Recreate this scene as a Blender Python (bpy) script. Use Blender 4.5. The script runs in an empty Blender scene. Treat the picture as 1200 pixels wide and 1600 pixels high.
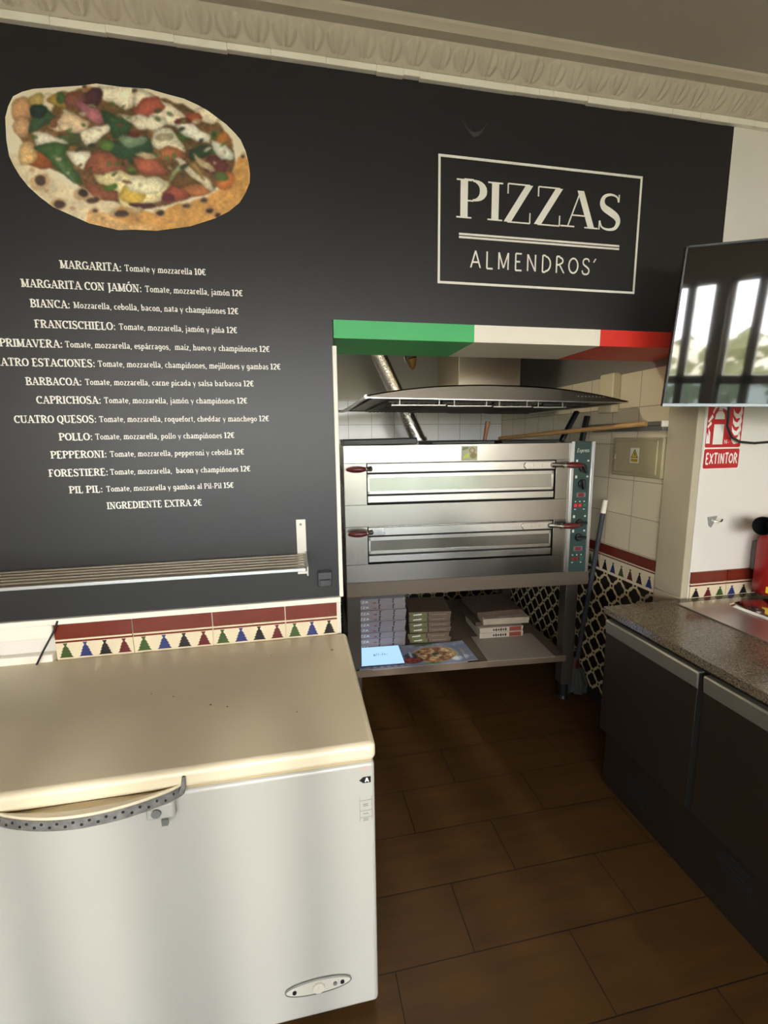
import bpy, bmesh, math, random
import numpy as np
from mathutils import Vector, Matrix
random.seed(7)
PI = math.pi
SC = bpy.context.scene
COL = SC.collection

# ------------------------------------------------------------------ camera
cam_data = bpy.data.cameras.new('camera')
cam = bpy.data.objects.new('camera', cam_data)
COL.objects.link(cam)
cam_data.sensor_fit = 'VERTICAL'
cam_data.sensor_height = 24.0
cam_data.lens = 24.0 * 699.235 / 1600.0
cam_data.clip_start = 0.02
_r = Vector((0.98128365, -0.19216884, -0.01239108))
_u = Vector((0.04269076, 0.15434651, 0.98709405))
_f = Vector((0.1877762, 0.96914823, -0.15966154))
m3 = Matrix((_r, _u, -_f)).transposed()
cam.matrix_world = Matrix.Translation((-0.15128645, -1.72213293, 1.62)) @ m3.to_4x4()
SC.camera = cam

# ------------------------------------------------------------------ light and exposure
EXPOSURE = 0.78
SKY = 17.0
SUN = 1.2
SC.view_settings.view_transform = 'Standard'
SC.view_settings.look = 'None'
SC.view_settings.gamma = 1.0
SC.view_settings.use_curve_mapping = False
SC.view_settings.exposure = EXPOSURE
try:
    SC.cycles.use_denoising = True
    SC.cycles.max_bounces = 10
    SC.cycles.diffuse_bounces = 6
    SC.cycles.sample_clamp_indirect = 6.0
    SC.cycles.caustics_reflective = False
    SC.cycles.caustics_refractive = False
except Exception:
    pass

def lin(c):
    c = c / 255.0
    return c / 12.92 if c <= 0.04045 else ((c + 0.055) / 1.055) ** 2.4

def rgb(r, g, b):
    return (lin(r), lin(g), lin(b), 1.0)

world = bpy.data.worlds.new('daylight')
SC.world = world
world.use_nodes = True
wn = world.node_tree
wn.nodes.clear()
w_out = wn.nodes.new('ShaderNodeOutputWorld')
w_bg = wn.nodes.new('ShaderNodeBackground')
w_sky = wn.nodes.new('ShaderNodeRGB')
w_sky.outputs[0].default_value = (0.97, 0.97, 0.98, 1.0)
w_bg.inputs['Strength'].default_value = SKY
wn.links.new(w_sky.outputs[0], w_bg.inputs['Color'])
wn.links.new(w_bg.outputs[0], w_out.inputs['Surface'])

sun_data = bpy.data.lights.new('sun', 'SUN')
sun_data.energy = SUN
sun_data.angle = math.radians(1.8)
sun_data.color = (1.0, 0.98, 0.95)
sun = bpy.data.objects.new('sun', sun_data)
COL.objects.link(sun)
sun.location = (1.0, -9.0, 5.0)
sun.rotation_euler = Vector((-0.16, 0.93, -0.34)).to_track_quat('-Z', 'Y').to_euler()

WIN_X = [(-2.75, -1.35), (-1.25, 0.15), (0.25, 1.37), (1.47, 2.31)]
WIN_Z = (0.10, 2.42)
WIN_RAIL = 1.30
BACK_Y = -4.6
for (a, b) in WIN_X:                       # portals: guide the daylight sampling through each window
    ld = bpy.data.lights.new('window_portal', 'AREA')
    ld.shape = 'RECTANGLE'
    ld.size = b - a
    ld.size_y = WIN_Z[1] - WIN_Z[0]
    lo = bpy.data.objects.new('window_portal', ld)
    COL.objects.link(lo)
    lo.location = ((a + b) / 2, BACK_Y + 0.07, (WIN_Z[0] + WIN_Z[1]) / 2)
    lo.rotation_euler = (PI / 2, 0, 0)
    lo.rotation_euler = Vector((0, 1, 0)).to_track_quat('-Z', 'Z').to_euler()
    ld.cycles.is_portal = True

# ------------------------------------------------------------------ materials
MATS = {}

def mat(name, col, rough=0.5, metal=0.0, noise=0.0, nscale=8.0, stretch=(1, 1, 1), bump=0.0, bscale=40.0,
        coat=0.0, spec=0.5, emit=None, estr=0.0, aniso=0.0):
    if name in MATS:
        return MATS[name]
    m = bpy.data.materials.new(name)
    m.use_nodes = True
    nt = m.node_tree
    b = nt.nodes['Principled BSDF']
    b.inputs['Base Color'].default_value = col
    b.inputs['Roughness'].default_value = rough
    b.inputs['Metallic'].default_value = metal
    b.inputs['Coat Weight'].default_value = coat
    b.inputs['Specular IOR Level'].default_value = spec
    if emit:
        b.inputs['Emission Color'].default_value = emit
        b.inputs['Emission Strength'].default_value = estr
    if noise or bump:
        tc = nt.nodes.new('ShaderNodeTexCoord')
        mp = nt.nodes.new('ShaderNodeMapping')
        mp.inputs['Scale'].default_value = stretch
        nt.links.new(tc.outputs['Object'], mp.inputs['Vector'])
    if noise:
        nz = nt.nodes.new('ShaderNodeTexNoise')
        nz.inputs['Scale'].default_value = nscale
        nz.inputs['Detail'].default_value = 5.0
        nt.links.new(mp.outputs[0], nz.inputs['Vector'])
        hs = nt.nodes.new('ShaderNodeHueSaturation')
        hs.inputs['Color'].default_value = col
        mr = nt.nodes.new('ShaderNodeMapRange')
        mr.inputs['From Min'].default_value = 0.25
        mr.inputs['From Max'].default_value = 0.75
        mr.inputs['To Min'].default_value = 1.0 - noise
        mr.inputs['To Max'].default_value = 1.0 + noise
        nt.links.new(nz.outputs['Fac'], mr.inputs['Value'])
        nt.links.new(mr.outputs[0], hs.inputs['Value'])
        nt.links.new(hs.outputs[0], b.inputs['Base Color'])
    if bump:
        nb = nt.nodes.new('ShaderNodeTexNoise')
        nb.inputs['Scale'].default_value = bscale
        nb.inputs['Detail'].default_value = 4.0
        nt.links.new(mp.outputs[0], nb.inputs['Vector'])
        bp = nt.nodes.new('ShaderNodeBump')
        bp.inputs['Strength'].default_value = bump
        bp.inputs['Distance'].default_value = 0.004
        nt.links.new(nb.outputs['Fac'], bp.inputs['Height'])
        nt.links.new(bp.outputs[0], b.inputs['Normal'])
    MATS[name] = m
    return m

class NT:
    """small helper to write node maths"""
    def __init__(self, name, rough=0.5):
        self.m = bpy.data.materials.new(name)
        self.m.use_nodes = True
        self.t = self.m.node_tree
        self.b = self.t.nodes['Principled BSDF']
        self.b.inputs['Roughness'].default_value = rough
        tc = self.t.nodes.new('ShaderNodeTexCoord')
        sp = self.t.nodes.new('ShaderNodeSeparateXYZ')
        self.co = tc.outputs['Object']
        self.t.links.new(self.co, sp.inputs[0])
        self.x, self.y, self.z = sp.outputs
        MATS[name] = self.m
    def mth(self, op, a, b=None, c=None):
        n = self.t.nodes.new('ShaderNodeMath')
        n.operation = op
        for i, v in enumerate((a, b, c)):
            if v is None:
                continue
            if isinstance(v, (int, float)):
                n.inputs[i].default_value = v
            else:
                self.t.links.new(v, n.inputs[i])
        return n.outputs[0]
    def mix(self, fac, a, b):
        n = self.t.nodes.new('ShaderNodeMix')
        n.data_type = 'RGBA'
        for i, v in ((0, fac), (6, a), (7, b)):
            if isinstance(v, (int, float, tuple)):
                n.inputs[i].default_value = v
            else:
                self.t.links.new(v, n.inputs[i])
        return n.outputs[2]
    def vec(self, x, y, z):
        n = self.t.nodes.new('ShaderNodeCombineXYZ')
        for i, v in enumerate((x, y, z)):
            if isinstance(v, (int, float)):
                n.inputs[i].default_value = v
            else:
                self.t.links.new(v, n.inputs[i])
        return n.outputs[0]
    def noise(self, vec, scale, detail=4.0):
        n = self.t.nodes.new('ShaderNodeTexNoise')
        n.inputs['Scale'].default_value = scale
        n.inputs['Detail'].default_value = detail
        self.t.links.new(vec, n.inputs['Vector'])
        return n.outputs['Fac']
    def white(self, vec):
        n = self.t.nodes.new('ShaderNodeTexWhiteNoise')
        n.noise_dimensions = '3D'
        self.t.links.new(vec, n.inputs['Vector'])
        return n.outputs['Value']
    def color(self, c):
        self.t.links.new(c, self.b.inputs['Base Color'])
    def bump(self, h, strength, dist=0.002):
        n = self.t.nodes.new('ShaderNodeBump')
        n.inputs['Strength'].default_value = strength
        n.inputs['Distance'].default_value = dist
        self.t.links.new(h, n.inputs['Height'])
        self.t.links.new(n.outputs[0], self.b.inputs['Normal'])

def floor_mat():
    n = NT('floor_planks', 0.42)
    H, W = 0.231, 0.592
    v = n.mth('DIVIDE', n.mth('SUBTRACT', n.y, 0.083), H)
    row = n.mth('FLOOR', v)
    u = n.mth('DIVIDE', n.mth('SUBTRACT', n.x, n.mth('ADD', n.mth('MULTIPLY', row, 0.26), 0.53)), W)
    cid = n.mth('FLOOR', u)
    rnd = n.white(n.vec(row, cid, 3.0))
    fu, fv = n.mth('FRACT', u), n.mth('FRACT', v)
    du = n.mth('MULTIPLY', n.mth('MINIMUM', fu, n.mth('SUBTRACT', 1.0, fu)), W)
    dv = n.mth('MULTIPLY', n.mth('MINIMUM', fv, n.mth('SUBTRACT', 1.0, fv)), H)
    gr = n.mth('LESS_THAN', n.mth('MINIMUM', du, dv), 0.0016)
    sh = n.vec(n.mth('ADD', n.x, n.mth('MULTIPLY', rnd, 17.0)), n.mth('MULTIPLY', n.y, 7.0), rnd)
    g1 = n.noise(sh, 3.0, 6.0)
    g2 = n.noise(n.vec(n.mth('MULTIPLY', n.x, 2.0), n.mth('MULTIPLY', n.y, 60.0), rnd), 3.0, 3.0)
    c = n.mix(g1, rgb(44, 28, 9), rgb(90, 61, 26))
    c = n.mix(n.mth('MULTIPLY', g2, 0.5), c, rgb(54, 30, 10))
    c = n.mix(n.mth('MULTIPLY', rnd, 0.35), c, rgb(66, 42, 16))
    c = n.mix(gr, c, rgb(20, 13, 9))
    n.color(c)
    n.bump(n.mth('SUBTRACT', 1.0, gr), 0.5)
    n.b.inputs['Roughness'].default_value = 0.5
    n.b.inputs['Specular IOR Level'].default_value = 0.3
    return n.m

def tile_mat(name, axis, size, z0, u0, col, grout, rough=0.25, topz=None, topcol=None, z1=9.0, sizez=None):
    """square glazed tiles with grout lines; above topz plain paint"""
    n = NT(name, rough)
    a = {'x': n.x, 'y': n.y}[axis]
    sz = sizez or size
    u = n.mth('DIVIDE', n.mth('SUBTRACT', a, u0), size)
    v = n.mth('DIVIDE', n.mth('SUBTRACT', n.z, z0), sz)
    fu, fv = n.mth('FRACT', u), n.mth('FRACT', v)
    d = n.mth('MINIMUM', n.mth('MINIMUM', fu, n.mth('SUBTRACT', 1.0, fu)), n.mth('MINIMUM', fv, n.mth('SUBTRACT', 1.0, fv)))
    gr = n.mth('LESS_THAN', d, 0.010)
    rnd = n.white(n.vec(n.mth('FLOOR', u), n.mth('FLOOR', v), 1.0))
    c = n.mix(n.mth('MULTIPLY', rnd, 0.25), col, tuple(x * 0.8 for x in col[:3]) + (1.0,))
    c = n.mix(gr, c, grout)
    h = n.mth('SUBTRACT', 1.0, gr)
    if topz:
        up = n.mth('GREATER_THAN', n.z, topz)
        c = n.mix(up, c, topcol)
        h = n.mth('MAXIMUM', h, up)
        n.t.links.new(n.mth('ADD', rough, n.mth('MULTIPLY', up, 0.45)), n.b.inputs['Roughness'])
    n.color(c)
    n.bump(h, 0.4)
    return n.m

def mosaic_mat(name, axis):
    """interlaced pale ring pattern on a dark ground"""
    n = NT(name, 0.3)
    a = {'x': n.x, 'y': n.y}[axis]
    P = 0.118
    cols = None
    for (ox, oz, r) in ((0, 0, 0.39), (0.5, 0.5, 0.39), (0.5, 0.0, 0.11), (0.0, 0.5, 0.11)):
        fu = n.mth('SUBTRACT', n.mth('FRACT', n.mth('ADD', n.mth('DIVIDE', a, P), ox)), 0.5)
        fv = n.mth('SUBTRACT', n.mth('FRACT', n.mth('ADD', n.mth('DIVIDE', n.z, P), oz)), 0.5)
        d = n.mth('SQRT', n.mth('ADD', n.mth('MULTIPLY', fu, fu), n.mth('MULTIPLY', fv, fv)))
        k = n.mth('LESS_THAN', n.mth('ABSOLUTE', n.mth('SUBTRACT', d, r)), 0.042)
        cols = k if cols is None else n.mth('MAXIMUM', cols, k)
    n.color(n.mix(cols, rgb(30, 24, 20), rgb(206, 190, 150)))
    return n.m

def steel_mat(name, col, rough, axis='x', strength=0.05, metal=1.0, dark=0.0):
    n = NT(name, rough)
    n.b.inputs['Metallic'].default_value = metal
    s = {'x': (2, 160, 160), 'z': (160, 160, 2), 'y': (160, 2, 160)}[axis]
    mp = n.t.nodes.new('ShaderNodeMapping')
    mp.inputs['Scale'].default_value = s
    n.t.links.new(n.co, mp.inputs['Vector'])
    g = n.noise(mp.outputs[0], 1.0, 3.0)
    c = n.mix(g, tuple(x * 0.86 for x in col[:3]) + (1,), col)
    n.color(c)
    n.t.links.new(n.mth('ADD', rough - 0.03, n.mth('MULTIPLY', g, 0.06)), n.b.inputs['Roughness'])
    n.bump(g, strength, 0.001)
    return n.m

M_FLOOR = floor_mat()
M_BLACK = mat('black_wall_paint', rgb(27, 27, 28), 0.40, noise=0.10, nscale=3, bump=0.06, bscale=25)
M_WHITE = mat('white_wall_paint', rgb(222, 218, 208), 0.55, noise=0.05, nscale=2.5, bump=0.08, bscale=14)
M_CEIL = mat('ceiling_paint', rgb(176, 166, 152), 0.8, noise=0.05, nscale=1.2)
M_CORN = mat('cornice_plaster', rgb(188, 177, 158), 0.7, noise=0.06, nscale=6)
M_ROOM = mat('room_wall_paint', rgb(226, 216, 198), 0.7)
M_TRIMW = mat('white_trim', rgb(238, 232, 216), 0.4, noise=0.04, nscale=12)
M_GREYW = mat('grey_alcove_paint', rgb(150, 146, 140), 0.6, noise=0.06, nscale=3)
M_TILEB = tile_mat('alcove_back_tile', 'x', 0.1915, 1.742, 0.279, rgb(240, 242, 240), rgb(178, 172, 160), 0.18, topz=1.94, topcol=rgb(202, 200, 192))
M_TILER = tile_mat('alcove_side_tile', 'y', 0.2, 1.0, 0.17, rgb(232, 220, 190), rgb(172, 158, 130), 0.25, topz=1.955, topcol=rgb(132, 126, 118), sizez=0.193)
M_MOSX = mosaic_mat('mosaic_tile_back', 'x')
M_MOSY = mosaic_mat('mosaic_tile_side', 'y')
M_MAROON = mat('maroon_tile', rgb(112, 44, 30), 0.2, noise=0.08, nscale=20)
M_CREAMT = mat('cream_tile', rgb(226, 212, 180), 0.25, noise=0.04, nscale=9)
M_GROUT = mat('tile_grout', rgb(238, 228, 204), 0.8)
M_TG = mat('tile_green', rgb(62, 84, 40), 0.3)
M_TB = mat('tile_blue', rgb(44, 54, 108), 0.3)
M_TK = mat('tile_black', rgb(30, 28, 28), 0.3)
M_TR = mat('tile_red', rgb(96, 32, 34), 0.3)
M_STEEL = steel_mat('brushed_steel', (0.37, 0.345, 0.305, 1), 0.24, 'z', 0.03)
M_STEELX = steel_mat('brushed_steel_horizontal', (0.60, 0.575, 0.53, 1), 0.22, 'x', 0.03)
M_STEELD = steel_mat('worn_grey_steel', (0.30, 0.27, 0.24, 1), 0.42, 'x', 0.05, metal=0.9)
M_CHROME = mat('chrome', (0.78, 0.77, 0.74, 1), 0.12, 1.0)
M_HOOD = steel_mat('hood_steel', (0.125, 0.110, 0.088, 1), 0.38, 'x', 0.04, metal=0.85)
M_CHIM = steel_mat('chimney_steel', (0.64, 0.57, 0.44, 1), 0.36, 'z', 0.03)
M_DARK = mat('dark_void', rgb(18, 17, 16), 0.7)
M_BLACKP = mat('black_plastic', rgb(24, 24, 25), 0.35)
M_BLACKM = mat('black_steel_tray', rgb(30, 28, 27), 0.45, noise=0.3, nscale=14)
M_GRIP = mat('oxblood_grip', rgb(96, 34, 34), 0.3, noise=0.06, nscale=40)
M_PANELG = mat('dark_green_panel', rgb(44, 66, 62), 0.35)
M_ALU = mat('aluminium_trim', (0.72, 0.72, 0.71, 1), 0.3, 1.0)
M_LETTER = mat('white_vinyl', rgb(236, 232, 220), 0.5)
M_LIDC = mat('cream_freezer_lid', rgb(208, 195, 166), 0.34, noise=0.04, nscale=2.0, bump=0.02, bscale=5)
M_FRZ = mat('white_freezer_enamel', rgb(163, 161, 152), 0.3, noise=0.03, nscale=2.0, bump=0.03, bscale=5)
M_GREYM = mat('grey_metal', rgb(112, 112, 108), 0.45, 0.3)
M_GALV = mat('galvanised_strap', rgb(128, 126, 122), 0.5, 0.5, noise=0.35, nscale=60)
M_WOOD = mat('pale_wood', rgb(172, 134, 84), 0.5, noise=0.15, nscale=6, stretch=(12, 1, 12))
M_WOODR = mat('reddish_wood', rgb(150, 98, 66), 0.5, noise=0.15, nscale=20)
M_FOIL = mat('crinkled_foil', (0.66, 0.64, 0.60, 1), 0.25, 1.0, bump=1.0, bscale=70)
M_RED = mat('red_enamel', rgb(150, 16, 20), 0.25)
M_SIGNR = mat('red_sign', rgb(186, 36, 40), 0.4)
M_YELLOW = mat('yellow_print', rgb(226, 190, 44), 0.45)
M_BEIGEB = mat('beige_metal_box', rgb(168, 158, 124), 0.4, noise=0.06, nscale=4)
M_BEIGEP = mat('beige_plastic', rgb(222, 208, 172), 0.45)
M_CARD = mat('brown_card', rgb(122, 92, 66), 0.8, noise=0.15, nscale=12)
M_FG = mat('flag_green', rgb(64, 176, 100), 0.45, noise=0.03, nscale=5)
M_FW = mat('flag_white', rgb(236, 230, 214), 0.45, noise=0.03, nscale=5)
M_FR = mat('flag_red', rgb(222, 50, 38), 0.45, noise=0.03, nscale=5)

def granite_mat():
    n = NT('speckled_granite', 0.16)
    a = n.noise(n.co, 260.0, 3.0)
    b = n.noise(n.co, 120.0, 4.0)
    c = n.mix(n.mth('GREATER_THAN', a, 0.56), rgb(92, 82, 66), rgb(134, 122, 99))
    c = n.mix(n.mth('GREATER_THAN', b, 0.60), c, rgb(52, 45, 37))
    n.color(c)
    return n.m
M_GRANITE = granite_mat()

def vcol_mat(name, rough=0.5):
    m = bpy.data.materials.new(name)
    m.use_nodes = True
    nt = m.node_tree
    a = nt.nodes.new('ShaderNodeVertexColor')
    a.layer_name = 'print'
    nt.links.new(a.outputs['Color'], nt.nodes['Principled BSDF'].inputs['Base Color'])
    nt.nodes['Principled BSDF'].inputs['Roughness'].default_value = rough
    MATS[name] = m
    return m
M_PRINT = vcol_mat('printed_picture', 0.45)

def glass_mat(name, refl, tint):
    m = bpy.data.materials.new(name)
    m.use_nodes = True
    nt = m.node_tree
    nt.nodes.clear()
    o = nt.nodes.new('ShaderNodeOutputMaterial')
    mx = nt.nodes.new('ShaderNodeMixShader')
    tr = nt.nodes.new('ShaderNodeBsdfTransparent')
    gl = nt.nodes.new('ShaderNodeBsdfGlossy')
    gl.inputs['Roughness'].default_value = 0.02
    mx.inputs[0].default_value = refl
    tr.inputs['Color'].default_value = tint
    nt.links.new(tr.outputs[0], mx.inputs[1])
    nt.links.new(gl.outputs[0], mx.inputs[2])
    nt.links.new(mx.outputs[0], o.inputs['Surface'])
    return m
M_GLASS = glass_mat('window_glass', 0.06, (1, 1, 1, 1))
M_FROST = glass_mat('tinted_glass', 0.06, (0.30, 0.38, 0.46, 1))

# ------------------------------------------------------------------ geometry helpers
class MB:
    def __init__(self):
        self.v, self.f, self.mi = [], [], []
    def add(self, vs, fs, mi=0):
        o = len(self.v)
        self.v += [tuple(p) for p in vs]
        for f in fs:
            self.f.append(tuple(i + o for i in f))
            self.mi.append(mi)
        return self
    def box(self, x0, x1, y0, y1, z0, z1, mi=0):
        vs = [(x, y, z) for x in (x0, x1) for y in (y0, y1) for z in (z0, z1)]
        return self.add(vs, [(0, 1, 3, 2), (4, 6, 7, 5), (0, 4, 5, 1), (2, 3, 7, 6), (0, 2, 6, 4), (1, 5, 7, 3)], mi)
    def quad(self, a, b, c, d, mi=0):
        return self.add([a, b, c, d], [(0, 1, 2, 3)], mi)
    def prism(self, poly, plane, d0, d1, mi=0):
        """polygon in plane 'xz','yz' or 'xy' pushed from d0 to d1 along the third axis"""
        def P(a, b, d):
            return {'xz': (a, d, b), 'yz': (d, a, b), 'xy': (a, b, d)}[plane]
        n = len(poly)
        vs = [P(a, b, d0) for a, b in poly] + [P(a, b, d1) for a, b in poly]
        fs = [tuple(range(n)), tuple(range(2 * n - 1, n - 1, -1))]
        fs += [(i, (i + 1) % n, n + (i + 1) % n, n + i) for i in range(n)]
        return self.add(vs, fs, mi)
    def flat(self, poly, plane, d, mi=0):
        def P(a, b):
            return {'xz': (a, d, b), 'yz': (d, a, b), 'xy': (a, b, d)}[plane]
        return self.add([P(a, b) for a, b in poly], [tuple(range(len(poly)))], mi)
    def tube(self, pts, r, n=12, mi=0, cap=True):
        pts = [Vector(p) for p in pts]
        rs = r if isinstance(r, (list, tuple)) else [r] * len(pts)
        vs = []
        up = None
        for i, p in enumerate(pts):
            t = (pts[min(i + 1, len(pts) - 1)] - pts[max(i - 1, 0)]).normalized()
            if up is None:
                up = t.orthogonal().normalized()
            else:
                up = (up - t * up.dot(t)).normalized()
            s = t.cross(up)
            for k in range(n):
                a = 2 * PI * k / n
                vs.append(p + (up * math.cos(a) + s * math.sin(a)) * rs[i])
        fs = []
        for i in range(len(pts) - 1):
            for k in range(n):
                k2 = (k + 1) % n
                fs.append((i * n + k, i * n + k2, (i + 1) * n + k2, (i + 1) * n + k))
        if cap:
            fs.append(tuple(range(n - 1, -1, -1)))
            fs.append(tuple(range((len(pts) - 1) * n, len(pts) * n)))
        return self.add(vs, fs, mi)
    def cyl(self, a, b, r, r2=None, n=20, mi=0):
        return self.tube([a, b], [r, r if r2 is None else r2], n, mi)
    def bar(self, a, b, w, h, mi=0):
        """square bar from a to b"""
        a, b = Vector(a), Vector(b)
        t = (b - a).normalized()
        s = t.cross(Vector((0, 0, 1)))
        if s.length < 1e-4:
            s = Vector((1, 0, 0))
        s.normalize()
        q = s.cross(t)
        vs = [p + s * (i * w / 2) + q * (j * h / 2) for p in (a, b) for i, j in ((-1, -1), (1, -1), (1, 1), (-1, 1))]
        return self.add(vs, [(0, 1, 2, 3), (7, 6, 5, 4), (0, 4, 5, 1), (1, 5, 6, 2), (2, 6, 7, 3), (3, 7, 4, 0)], mi)
    def build(self, name, mats, parent=None, bevel=0.0, seg=2, recalc=True, smooth=True):
        me = bpy.data.meshes.new(name)
        me.from_pydata([tuple(p) for p in self.v], [], self.f)
        for m in (mats if isinstance(mats, (list, tuple)) else [mats]):
            me.materials.append(m)
        me.polygons.foreach_set('material_index', self.mi)
        if recalc:
            bm = bmesh.new()
            bm.from_mesh(me)
            bmesh.ops.recalc_face_normals(bm, faces=bm.faces)
            bm.to_mesh(me)
            bm.free()
        if smooth:
            me.polygons.foreach_set('use_smooth', [True] * len(me.polygons))
            me.set_sharp_from_angle(angle=math.radians(35))
        me.update()
        o = bpy.data.objects.new(name, me)
        COL.objects.link(o)
        if bevel:
            bv = o.modifiers.new('soft_edges', 'BEVEL')
            bv.width = bevel
            bv.segments = seg
            bv.limit_method = 'ANGLE'
            bv.angle_limit = math.radians(40)
            bv.harden_normals = False
        if parent is not None:
            o.parent = parent
            if parent.get('_world'):
                o.location = tuple(-x for x in parent.location)
        return o

def thing(name, label, cat, loc=(0, 0, 0), rotz=0.0, group=None, world=True):
    """an Empty at the thing's base; world=True: its parts are written in room coordinates"""
    o = bpy.data.objects.new(name, None)
    o.empty_display_size = 0.05
    COL.objects.link(o)
    o.location = loc
    o.rotation_euler = (0, 0, rotz)
    o['label'] = label
    o['category'] = cat
    if group:
        o['group'] = group
    if world and rotz == 0.0:
        o['_world'] = 1
    return o

def tag(o, label, cat, group=None):
    o['label'] = label
    o['category'] = cat
    if group:
        o['group'] = group
    return o

def struct(o):
    o['kind'] = 'structure'
    return o

def ell(cx, cy, rx, ry, n=24, a0=0, a1=360):
    return [(cx + rx * math.cos(math.radians(a0 + (a1 - a0) * i / n)), cy + ry * math.sin(math.radians(a0 + (a1 - a0) * i / n))) for i in range(n if a1 - a0 == 360 else n + 1)]

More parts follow.
